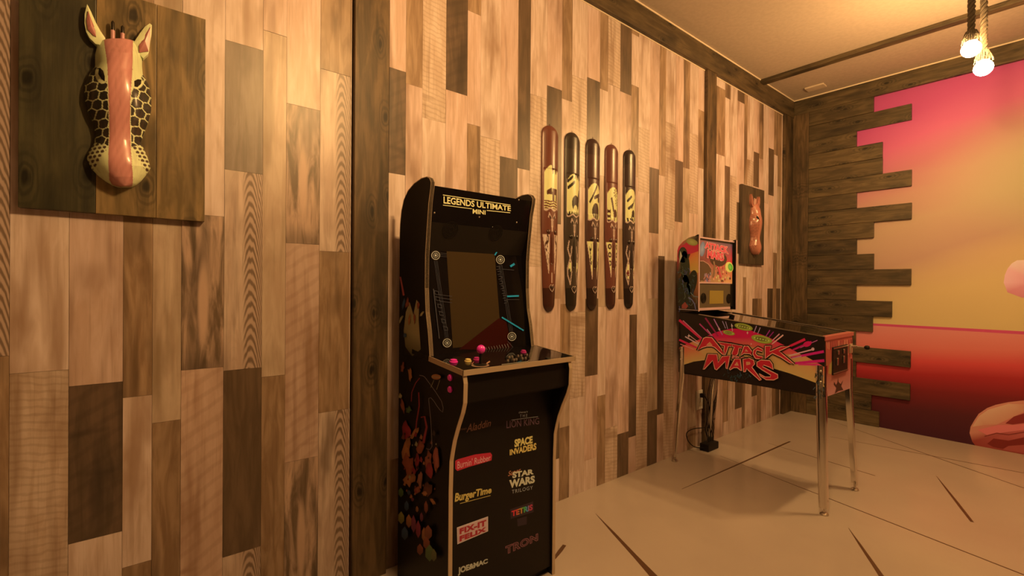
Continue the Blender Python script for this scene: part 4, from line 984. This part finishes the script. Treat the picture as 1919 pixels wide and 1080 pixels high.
# ---------------------------------------------------------------- pinball machine
PX0, PX1, PYR, PYF = -1.870, -1.462, -.100, -.838
PT = thing('pinball_machine', 'three-quarter size pinball machine with red, yellow and black space artwork on chrome legs', 'pinball machine', ((PX0+PX1)/2, -.46, 0))
zr, zf, br_, bf_ = .893, .806, .541, .531
body = MB(); T2 = .014
prof = [(PYR, br_), (PYR, zr), (PYF, zf), (PYF, bf_)]
body.prism(prof, 'x', PX0, PX0+T2); body.prism(prof, 'x', PX1-T2, PX1)
body.box((PX0+T2, PYF, bf_), (PX1-T2, PYF+T2, zf-.002)); body.box((PX0+T2, PYR-T2, br_), (PX1-T2, PYR, zr-.004)); body.box((PX0+T2, PYF+T2, bf_+.002), (PX1-T2, PYR-T2, bf_+.014))
bd = body.build('cabinet', BLKM, PT)
sl = (zr-zf)/(PYR-PYF)
def topz(y): return zf+(y-PYF)*sl
for xa in (PX0, PX1-T2): MB().prism([(PYR-.12, topz(PYR-.12)+.0005), (PYR-.12, topz(PYR-.12)+.004), (PYF, zf+.004), (PYF, zf+.0005)], 'x', xa-.0008, xa+T2+.0008).build('side_rail', STEEL, PT)
pf = MB().prism([(PYR-.13, topz(PYR-.13)-.06), (PYR-.13, topz(PYR-.13)-.052), (PYF+.05, zf-.072), (PYF+.05, zf-.08)], 'x', PX0+T2, PX1-T2).build('playfield', flat('dark printed playfield', (.03, .018, .02), .3), PT)
GLS = newmat('playfield glass', .02, base=(1, 1, 1))[0]; GLS.node_tree.nodes['Principled BSDF'].inputs['Transmission Weight'].default_value = 1.0
MB().prism([(PYR-.12, topz(PYR-.12)-.004), (PYR-.12, topz(PYR-.12)-.001), (PYF+.025, topz(PYF+.025)-.001), (PYF+.025, topz(PYF+.025)-.004)], 'x', PX0+T2+.0006, PX1-T2-.0006).build('playfield_glass', GLS, PT)
ARTR = P(206, 96, 60)
MB().box((PX0, PYF-.004, zf-.016), (PX1, PYF+.024, zf+.004), bev=.002).build('lockdown_bar', newmat('reddish lockdown bar', .3, metal=.3, base=P(200, 92, 62))[0], PT)
# back box
BX0, BX1, BYF, BYR = -1.872, -1.420, -.219, -.092
bz0, bz1 = .897, 1.330
bbp = [(BYR, bz0), (BYR, 1.262), (BYR-.03, 1.288), (BYR-.075, 1.310), (BYF+.006, bz1), (BYF, bz1-.004), (BYF, bz0)]
bb = MB()
bb.prism(bbp, 'x', BX0, BX0+.012); bb.prism(bbp, 'x', BX1-.012, BX1)
bb.box((BX0+.012, BYR-.01, bz0), (BX1-.012, BYR, 1.262)); bb.box((BX0+.012, BYF+.02, bz0), (BX1-.012, BYR-.01, bz0+.01)); bb.prism([(BYF+.02, 1.311), (BYR-.01, 1.262), (BYR-.01, 1.254), (BYF+.02, 1.303)], 'x', BX0+.012, BX1-.012)
BBX = bb.build('backbox', BLKM, PT)
EDG = newmat('copper coloured edging', .35, metal=.2, base=P(220, 150, 112))[0]
for xa in (BX0-.0008, BX1-.0128): MB().prism([(BYF-.003, bz0), (BYF-.003, bz1-.003), (BYF, bz1-.003), (BYF, bz0)], 'x', xa, xa+.0086).build('edge_strip', EDG, BBX)
gyp = BYF+.016
zs1 = onY(1312, 530, gyp).z
for z0_, z1_ in ((bz1-.018, bz1-.010), (zs1-.004, zs1+.003), (bz0+.004, bz0+.018)): MB().box((BX0+.012, gyp-.006, z0_), (BX1-.012 if z0_ > 1.2 else BX1-.06, gyp+.002, z1_)).build('rail', EDG, BBX)
bg = MB().box((BX0+.012, gyp, zs1+.003), (BX1-.05, gyp+.004, bz1-.018)).build('backglass', GLOSSB, BBX)
MB().box((BX1-.05, gyp, bz0+.018), (BX1-.012, gyp+.004, bz1-.018)).build('dark_side_panel', BLKM, BBX)
sk = MB().box((BX0+.012, gyp, bz0+.018), (BX1-.05, gyp+.004, zs1-.004)).build('speaker_panel', flat('dark olive speaker panel', P(88, 62, 32), .35), BBX)
g0 = onY(1329.5, 545, gyp); g1 = onY(1355, 569, gyp)
MB().box((g0.x, gyp-.0015, g1.z), (g1.x, gyp+.001, g0.z)).build('score_display', newmat('amber score display', .15, base=P(150, 104, 30))[0], BBX)
for q in ((1318, 559), (1365.5, 560)):
    g = MB(); c_ = onY(*q, gyp)
    for k in range(5): g.lathe([(.030-.006*k, 0), (.030-.006*k, .002), (.027-.006*k, .002), (.027-.006*k, 0)], c_, (0, -1, 0), 24)
    g.build('speaker', BLKM, BBX, smooth=True)
# backglass print
ar = Art(lambda x, y: onY(x, y, gyp), (0, -1, 0), base=.0005)
x0_, x1_ = 1312, 1372
def yT(x): return 450+(x-1312)*.137
def yB(x): return 529.5+(x-1312)*.045
n_ = 12; pts = []; cl = []
for k in range(n_+1):
    x_ = x0_+(x1_-x0_)*k/n_; f_ = k/n_
    pts += [(x_, yT(x_)), (x_, (yT(x_)*.55+yB(x_)*.45)), (x_, yB(x_))]; cl += [P(150-60*f_, 84-20*f_, 70), P(120+90*f_, 50, 44), P(150+80*f_, 100+50*f_, 60+20*f_)]
ar.raw(pts, [(k*3+j, k*3+j+1, (k+1)*3+j+1, (k+1)*3+j) for k in range(n_) for j in (0, 1)], cl); ar.lay()
ar.ell(1316, 467, 5, 14, P(104, 104, 110), .1, 16, mid=P(150, 140, 130)); ar.ell(1346, 486, 16, 14, (.03, .01, .008), .1); ar.lay()
ar.poly([(1312, 490), (1318, 490), (1326, 495), (1332, 504), (1333, 514), (1328, 527), (1312, 526)], P(74, 42, 22)); ar.lay(); ar.line([(1312, 489.5), (1318, 489.5), (1327, 495), (1333, 504)], 1.2, P(190, 120, 84)); ar.lay()
rg = random.Random(2)
for k in range(30):
    x_, y_ = rg.uniform(1319, 1331), rg.uniform(513, 529); ar.line([(x_, y_-3), (x_+rg.uniform(-2, 2), y_+2)], 1.3, rg.choice([P(170, 140, 130), P(120, 90, 110), P(200, 110, 90)]))
for k in range(46):
    x_, y_ = rg.uniform(1336, 1371), rg.uniform(498, 530); ar.poly([(x_, y_-2.6), (x_+1.8, y_), (x_, y_+3), (x_-1.6, y_)], rg.choice([P(226, 110, 70), P(230, 150, 90), P(190, 40, 44), P(214, 170, 90), P(80, 30, 20)]))
ar.lay()
ar.line([(1337, 490), (1339, 500), (1338, 512), (1336, 520)], 3.2, P(130, 84, 50)); ar.line([(1345, 500), (1348, 510), (1351, 520)], 3, P(210, 56, 60)); ar.lay()
ar.ell(1366, 501, 7.5, 10, P(226, 200, 90), -.2, 18); ar.lay(); ar.ell(1368, 501, 4.2, 7, P(70, 150, 40), -.2, 16, mid=P(120, 190, 60)); ar.lay()
bo = dict(bold=.05, out=P(236, 150, 110), outw=.05)
ar.text('ATTACK', [(1320, 465), (1364, 476), (1363, 463), (1321, 453.5)], P(226, 62, 66), **bo); ar.text('FROM', [(1335, 473), (1347, 475), (1347, 470), (1335, 468)], P(220, 110, 80), **bo)
ar.text('MARS', [(1324, 483), (1356, 490), (1355, 475), (1325, 468)], P(226, 62, 66), **bo)
ar.build('backglass_print', PRINTG, bg)
# backbox side print: generic swirls and a saucer over flames
ar = Art(lambda x, y: onX(x, y, BX0), (-1, 0, 0), base=.0004)
xa, xb = 1271, 1309
ar.raw([(1269.5, 470), (1272, 462), (1280, 453), (1290, 446), (1300, 442.5), (1309, 443), (1309, 500), (1309, 582.5), (1271, 580.5), (1268.5, 520)], [(0, 1, 2, 3, 4, 5, 6, 9), (9, 6, 7, 8)], [P(190, 40, 46)]*3+[P(150, 110, 60)]*2+[(.03, .02, .02)]+[P(206, 110, 50), (.02, .014, .014), (.02, .018, .014), (.05, .04, .03)]); ar.lay()
ar.raw([(1271, 466), (1290, 452), (1309, 458), (1309, 476), (1290, 476), (1271, 486)], [tuple(range(6))], P(196, 40, 50)); ar.lay()
ar.poly([(1294, 476), (1309, 471), (1309, 512), (1292, 508), (1288, 492)], [P(214, 84, 44), P(220, 110, 50), P(206, 150, 60), P(196, 140, 50), P(214, 120, 50)]); ar.lay()
ar.ell(1297, 454, 11, 6.2, P(150, 124, 50), .28, 18, mid=P(180, 152, 70)); ar.lay()
ar.ell(1280, 478, 8.5, 15, (.035, .045, .028), 0, 16, mid=(.06, .09, .06)); ar.ell(1284, 500, 9, 30, (.03, .045, .03), -.05, 16); ar.ell(1282, 545, 12, 32, (.02, .03, .024), 0); ar.ell(1297, 530, 9, 24, (.02, .028, .022), .2); ar.lay()
for k in range(60):
    x_, y_ = rg.uniform(1272, 1305), rg.uniform(498, 576); a = rg.uniform(0, 3.1); L = rg.uniform(3, 9)
    ar.line([(x_, y_), (x_+L*.5*math.cos(a), y_+L*math.sin(a)), (x_+L*.9*math.cos(a+.5), y_+1.5*L*math.sin(a+.5))], rg.uniform(.5, 1.4), rg.choice([P(52, 70, 56), P(70, 86, 70), P(84, 74, 90), P(40, 58, 44), (.015, .01, .01), P(100, 96, 60)]))
ar.lay(); ar.line([(1290, 558), (1297, 562), (1302, 570), (1304, 580)], 2, P(110, 96, 104)); ar.line([(1294, 548), (1300, 555), (1309, 557)], 1, P(120, 120, 100))
ar.poly([(1275, 470), (1279, 480), (1273, 494)], P(190, 160, 110)); ar.poly([(1278, 572), (1284, 566), (1290, 574), (1286, 579), (1278, 578)], P(150, 60, 40)); ar.line([(1272, 579.5), (1308, 582)], 1, P(190, 140, 110))
ar.build('backbox_print', PRINT, BBX)
# side print of the body: rays, saucers, red planet glow, letters
ar = Art(lambda x, y: onX(x, y, PX0), (-1, 0, 0), base=.0006, step=.0002)
def yt(x): return 584+(x-1272)*(633-584)/(1545-1272)
def yb(x): return 699+(x-1281)*(742-699)/(1530-1281)
ar.poly([(1273, 585), (1545, 634), (1545, 744), (1281, 698.5), (1277, 640)], (.012, .007, .008)); ar.lay()
yel = P(206, 150, 74); yo = P(214, 130, 66)
top_arc = [(1273, 652), (1285, 646), (1300, 640), (1330, 636), (1365, 637), (1400, 641), (1440, 647), (1480, 657), (1510, 668), (1535, 682), (1545, 688)]
bot_arc = [(1281, 684), (1300, 678), (1330, 674), (1365, 675), (1400, 679), (1440, 688), (1480, 700), (1505, 709), (1527, 717), (1537, 722), (1545, 726)]
n_ = len(top_arc); red = P(214, 30, 60)
ar.raw(top_arc+bot_arc, [(k, k+1, n_+k+1, n_+k) for k in range(n_-1)], [P(220, 70, 50)]*2+[yo]*(n_-4)+[P(216, 90, 60)]*2+[yel]*n_); ar.lay()
ar.raw([(1300, 641), (1320, 632), (1345, 622), (1370, 616), (1400, 617), (1440, 632), (1475, 650), (1500, 664), (1460, 664), (1400, 648), (1340, 641)], [tuple(range(11))], [P(216, 60, 50)]+[P(206, 16, 60)]*6+[P(220, 70, 60)]+[P(216, 90, 60)]*3); ar.lay()
cx_, cy0 = 1395, 662
rr_ = random.Random(9)
for k, (x_, y_, x2, y2, wd, c_) in enumerate([(1273, 600, 1316, 637, 4.4, red), (1280, 601, 1322, 640, 1.8, P(216, 110, 110)), (1273, 637, 1306, 652, 4, red), (1275, 645, 1300, 655, 1.5, P(226, 130, 110)), (1284, 631, 1314, 648, 2.2, P(220, 160, 140)), (1291, 628, 1312, 644, 1.4, P(220, 150, 120)),
    (1311, 607, 1337, 633, 2.4, P(190, 50, 90)), (1325, 617, 1338, 634, 1.6, P(210, 130, 130)), (1322, 596, 1346, 630, 3.2, P(150, 30, 60)), (1338, 598, 1354, 628, 2, P(190, 110, 150)), (1354, 602, 1360, 616, 1.3, P(170, 130, 150)), (1360, 603, 1364, 617, 1.3, P(170, 130, 150)), (1371, 607, 1373, 621, 1.4, P(190, 160, 170)),
    (1418, 611, 1413, 624, 1.6, P(180, 130, 150)), (1425, 614, 1420, 626, 1.6, P(180, 130, 150)), (1443, 619, 1434, 633, 2, P(170, 40, 110)), (1450, 622, 1440, 634, 2, P(150, 30, 90)), (1461, 626, 1446, 640, 2.2, P(220, 130, 120)), (1468, 628, 1447, 645, 2.6, P(226, 150, 120)),
    (1509, 636, 1478, 650, 5, red), (1521, 641, 1486, 656, 4, P(190, 20, 80)), (1532, 638, 1500, 652, 1.5, P(200, 90, 120)), (1524, 655, 1478, 667, 2.6, P(220, 150, 130)), (1544, 659, 1482, 671, 5, P(206, 24, 90)), (1502, 668, 1482, 672, 2, P(230, 160, 140)), (1545, 676, 1490, 681, 5.4, P(214, 26, 90)), (1536, 684, 1496, 683, 4, P(220, 50, 90))]):
    ar.line([(x_, y_), (x2, y2)], wd, c_, wd*.8)
ar.lay()
ar.ell(1523.5, 654.5, 3, 3, P(220, 150, 130)); ar.ell(1513, 645, 8, 5, P(206, 20, 70), -.3); ar.lay()
for x_, y_, r_ in ((1348, 617, 2.6), (1372, 611, 2.4), (1401, 624, 2.2), (1291, 630, 3), (1408, 645, 1.6)): ar.poly([(x_, y_-r_*1.5), (x_+r_*.3, y_-r_*.3), (x_+r_, y_), (x_+r_*.3, y_+r_*.3), (x_, y_+r_*1.5), (x_-r_*.3, y_+r_*.3), (x_-r_, y_), (x_-r_*.3, y_-r_*.3)], P(226, 170, 150))
ar.lay()
for x_, y_, a in ((1366, 624, 11.5), (1394, 613, 17.5), (1428, 636, 20)):
    ar.ell(x_, y_, a, a*.36, P(150, 140, 40), .22, 22, mid=P(190, 176, 60)); ar.lay(); ar.ell(x_-a*.05, y_-a*.02, a*.62, a*.2, P(116, 104, 34), .22, 18); ar.lay()
    for k in range(6): t = k/5-.5; ar.ell(x_+t*a*1.3, y_+t*a*.3, a*.07, a*.06, P(206, 186, 90)); 
    ar.lay()
for k in range(60):
    x_, y_ = rr_.gauss(1385, 11), rr_.gauss(704, 7)
    if y_ < yb(x_)-2: ar.line([(x_, y_), (x_+rr_.uniform(-4, 4), y_+rr_.uniform(-1, 5))], rr_.uniform(.6, 1.3), rr_.choice([P(46, 70, 52), P(70, 84, 78), P(40, 56, 44)]))
ar.lay()
for k in range(40):
    x_, y_ = rr_.uniform(1528, 1545), rr_.uniform(690, 742); ar.line([(x_, y_), (x_+rr_.uniform(-4, 4), y_+rr_.uniform(2, 8))], 1.6, rr_.choice([(.02, .02, .015), P(70, 64, 44), P(90, 86, 70)]))
ar.lay()
RED = P(196, 28, 36); OUT = P(238, 150, 104); BLK = (.01, .005, .005)
def letter(pts, holes=()):
    cxm = sum(q[0] for q in pts)/len(pts); cym = sum(q[1] for q in pts)/len(pts)
    ar.line(pts+[pts[0], pts[1]], 5.2, BLK); ar.lay(); ar.poly(pts, RED); ar.lay()
    ar.line(pts+[pts[0], pts[1]], 1.5, OUT); ar.lay()
    for h in holes: ar.poly(h, yo); ar.lay(); ar.line(h+[h[0], h[1]], .9, OUT); ar.lay()
def T(a, s=6.75, ox=1260, oy=560): return [(ox+x/s, oy+y/s) for x, y in a]
letter(T([(320, 655), (400, 500), (430, 487), (505, 492), (560, 560), (655, 680), (665, 715), (640, 705), (540, 615), (500, 600), (440, 600), (380, 620)]), [T([(440, 585), (478, 550), (515, 590)])])
letter(T([(590, 548), (760, 570), (755, 605), (715, 600), (675, 715), (655, 660), (665, 595), (620, 585)]))
letter(T([(765, 572), (895, 598), (890, 628), (850, 622), (835, 700), (775, 740), (760, 690), (790, 612), (765, 605)]))
letter(T([(915, 598), (965, 600), (1040, 700), (1035, 730), (985, 695), (915, 690), (875, 720), (885, 680)]), [T([(925, 665), (940, 640), (965, 668)])])
letter(T([(1090, 610), (1150, 640), (1145, 670), (1075, 650), (1060, 690), (1085, 720), (1150, 730), (1140, 765), (1060, 755), (1025, 700), (1035, 650)]))
K = lambda a: [(1400+x/5.4, 560+y/5.4) for x, y in a]
letter(K([(190, 480), (250, 478), (235, 535), (350, 485), (440, 480), (330, 530), (360, 555), (485, 660), (440, 650), (350, 590), (262, 550), (215, 585), (190, 610)]))
ar.text('FROM', [(1373, 672), (1410, 678.5), (1411, 672), (1374, 665.5)], P(216, 110, 84), bold=.05, out=BLK, outw=.09)
letter(T([(400, 895), (460, 700), (575, 705), (590, 805), (640, 730), (740, 720), (705, 890), (690, 880), (680, 790), (570, 900), (550, 890), (520, 780), (415, 890)]))
letter(T([(730, 890), (800, 760), (870, 760), (890, 910), (875, 905), (830, 870), (790, 870), (740, 900)]), [T([(800, 840), (830, 800), (848, 845)])])
letter(K([(-32, 612), (30, 600), (78, 622), (86, 660), (58, 692), (155, 820), (138, 825), (22, 722), (6, 704), (-8, 738), (-24, 742)]), [K([(2, 640), (38, 640), (42, 660), (4, 670)])])
letter(K([(110, 640), (150, 618), (240, 625), (265, 660), (275, 715), (235, 690), (180, 670), (165, 685), (250, 730), (320, 765), (322, 800), (280, 820), (205, 818), (145, 780), (130, 755), (190, 790), (245, 790), (250, 770), (165, 720), (110, 680)]))
ar.build('side_print', PRINT, bd)
# front print, coin door, plunger
ar = Art(lambda x, y: onY(x, y, PYF), (0, -1, 0), base=.0005, step=.0002)
ar.raw([(1547, 636), (1597, 629), (1597, 680), (1596.5, 727), (1551, 743), (1548, 700)], [(0, 1, 2, 5), (5, 2, 3, 4)], [P(190, 70, 50), P(200, 76, 50), P(206, 96, 66), P(216, 132, 100), P(216, 130, 100), P(190, 90, 50)]); ar.lay()
for k in range(13): x_ = 1549+k*3.8; ar.line([(x_, 641-k*.4), (x_+rr_.uniform(-2, 2), 652+rr_.uniform(0, 22))], 1.6, rr_.choice([(.05, .015, .01), P(150, 40, 30), P(220, 130, 80)]))
ar.lay(); ar.poly([(1554, 684), (1559, 676), (1561, 690), (1557, 702), (1552, 700)], P(190, 140, 60)); ar.lay()
sp_ = [(1563, 716), (1562, 721), (1567, 727), (1564, 738), (1571, 733), (1580, 731), (1576, 724), (1580, 712), (1575, 720), (1571, 716), (1570, 707), (1569, 717), (1566, 722)]
ar.poly(sp_[:5]+sp_[5:], (.05, .03, .02)); ar.build('front_print', PRINT, bd)
a0 = onY(1559, 650, PYF); a1 = onY(1586, 702, PYF)
xa_, xb_, z1_, z0_ = a0.x, a1.x, (onY(1559, 651, PYF).z+onY(1586, 645.5, PYF).z)/2, (onY(1559, 702, PYF).z+onY(1586, 696, PYF).z)/2
cdn = MB().box((xa_, PYF-.006, z0_), (xb_, PYF-.0002, z1_), bev=.0015).build('coin_door', BLKM, PT)
MB().box((xa_+.004, PYF-.0085, z1_-.008), (xb_-.004, PYF-.006, z1_-.004)).build('hinge_rail', STEEL, cdn); MB().box((xa_+.004, PYF-.0085, z0_+.004), (xb_-.004, PYF-.006, z0_+.009)).build('hinge_rail', STEEL, cdn)
for u, v_, hh in ((.3, .78, .022), (.68, .78, .022), (.25, .46, .036), (.68, .48, .036)):
    xx = xa_+(xb_-xa_)*u; zz = z0_+(z1_-z0_)*v_
    MB().box((xx-.009, PYF-.011, zz-hh/2), (xx+.009, PYF-.0055, zz+hh/2), bev=.0035).build('coin_slot', STEEL, cdn)
pp = onY(1592.5, 649, PYF); 
MB().box((pp.x-.012, PYF-.008, pp.z-.035), (pp.x+.020, PYF-.0005, pp.z+.012), bev=.002).build('plunger_plate', GOLDT, PT)
pl_ = MB().lathe([(.007, 0), (.007, .022), (.0035, .024), (.0035, .055)], (pp.x+.002, PYF-.008, pp.z), (0, -1, 0), 16).build('plunger', STEEL, PT, smooth=True)
MB().lathe([(.004, 0), (.009, .004), (.011, .012), (.009, .02), (.0005, .023)], (pp.x+.002, PYF-.060, pp.z), (0, -1, 0), 18).build('knob', BLKM, pl_, smooth=True)
# legs: angled chrome channels with levelling feet
def leg(cx_, cy_, fx, fy, sx, sy, ztop):
    m = MB(); zb_ = .030; n_ = 8; w1, w0 = .036, .030; th_ = .0022; vs = []
    for k in range(n_+1):
        f_ = k/n_; z = ztop+(zb_-ztop)*f_; g = 0 if z > .53 else (.53-z)/(.53-zb_)
        ox = cx_+(fx-cx_)*g; oy = cy_+(fy-cy_)*g; w_ = w1+(w0-w1)*f_
        r_ = .005
        P_ = [(.0, 1), (-.05, .8), (.0, .42), (.035, .22), (.12, .12), (.22, .035), (.42, .0)]
        P_ = P_+[(.8, -.05), (1, .0)]
        outer = [(ox-sx*a*w_+sx*th_, oy-sy*b*w_+sy*th_) for a, b in P_];         inner = [(ox-sx*max(a*w_, .0005), oy-sy*max(b*w_, .0005)) for a, b in P_[::-1]]
        vs += [(x_, y_, z) for x_, y_ in outer+inner]
    q = 18
    fs = [(k*q+e, k*q+(e+1) % q, (k+1)*q+(e+1) % q, (k+1)*q+e) for k in range(n_) for e in range(q)]+[tuple(range(q)), tuple(range(n_*q, n_*q+q))[::-1]]
    L = mk('leg', vs, fs, CHROME, PT, smooth=True); sharp_by_angle(L, 50)
    bx, by_ = fx-sx*.011, fy-sy*.011
    MB().lathe([(.0045, .0), (.0045, .034)], (bx, by_, .010), n=12).lathe([(.018, 0), (.018, .004), (.012, .010), (.0045, .013)], (bx, by_, 0.0), n=20).build('levelling_foot', STEEL, L, smooth=True)
    for zz in (ztop-.025, ztop-.075):
        MB().lathe([(.0055, 0), (.0055, .003), (.003, .005), (.0005, .0055)], (cx_+sx*th_, cy_-sy*.014, zz), (sx, 0, 0), 12).build('leg_bolt', STEEL, L, smooth=True)
leg(PX0, PYF, -1.897, -.858, -1, -1, .675); leg(PX1, PYF, -1.448, -.862, 1, -1, .675)
leg(PX0, PYR, -1.838, -.042, -1, 1, .69); leg(PX1, PYR, -1.424, -.050, 1, 1, .69)

# ---------------------------------------------------------------- outlet, plug, cable and adapter behind the machine
o0 = onY(1304, 733); o1 = onY(1317, 765)
ot = thing('wall_outlet', 'cream wall outlet plate behind the pinball machine legs', 'outlet', ((o0.x+o1.x)/2, 0, o1.z))
MB().box((o0.x, -.006, o1.z), (o1.x+.01, -.0015, o0.z), bev=.0015).build('cover_plate', flat('cream outlet plate', P(226, 180, 124), .4), ot)
for dz_ in (.03, -.03):
    zc = (o0.z+o1.z)/2+dz_; xc_ = (o0.x+o1.x)/2+.005; MB().box((xc_-.016, -.0078, zc-.014), (xc_+.016, -.0055, zc+.014), bev=.001).build('socket', flat('outlet socket face', P(190, 146, 94), .4), ot)
xq = (o0.x+o1.x)/2+.005; zq_ = (o0.z+o1.z)/2+.03
ad = thing('power_adapter', 'black power adapter brick on the floor beside the wall, plugged into the outlet', 'power adapter', (-1.50, -.09, 0))
c_ = onZ(1329, 842)
MB().box((c_.x-.065, c_.y-.03, 0), (c_.x+.065, c_.y+.03, .045), bev=.005).build('brick', BLKM, ad)
MB().box((xq-.013, -.034, zq_-.013), (xq+.013, -.0079, zq_+.013), bev=.004).build('plug', BLKM, ad)
def bez_(pts, n=40):
    out = []; P4 = [V3(p) for p in pts]; P4 = [P4[0]]+P4+[P4[-1]]
    for i in range(1, len(P4)-2):
        for k in range(n//(len(P4)-3)+1):
            t = k/(n//(len(P4)-3)+1); a, b, c, d = P4[i-1:i+3]
            out.append(.5*((2*b)+(c-a)*t+(2*a-5*b+4*c-d)*t*t+(3*b-a-3*c+d)*t**3))
    return out+[P4[-1]]
MB().tube(bez_([(xq, -.034, zq_), onY(1328, 757, -.05), onY(1333, 772, -.04), onY(1326, 788, -.03), onY(1322, 805, -.03), onY(1326, 822, -.04), (c_.x-.02, c_.y+.005, .04)]), .0035, 8).build('cable', BLKM, ad, smooth=True)
MB().tube(bez_([onY(1321, 802, -.03), onY(1300, 804, -.03), onY(1287, 812, -.035), onY(1290, 827, -.04), onY(1302, 838, -.05), (c_.x-.06, c_.y, .02)]), .003, 8).build('cable', BLKM, ad, smooth=True)
for k in range(3): MB().tube(bez_([(PX1-.05+.012*k, -.13, .54), (PX1-.07+.02*k, -.10, .38), (c_.x-.01+.016*k, c_.y+.01, .18), (c_.x-.02+.018*k, c_.y, .04)]), .0028, 6).build('cable', BLKM, ad, smooth=True)
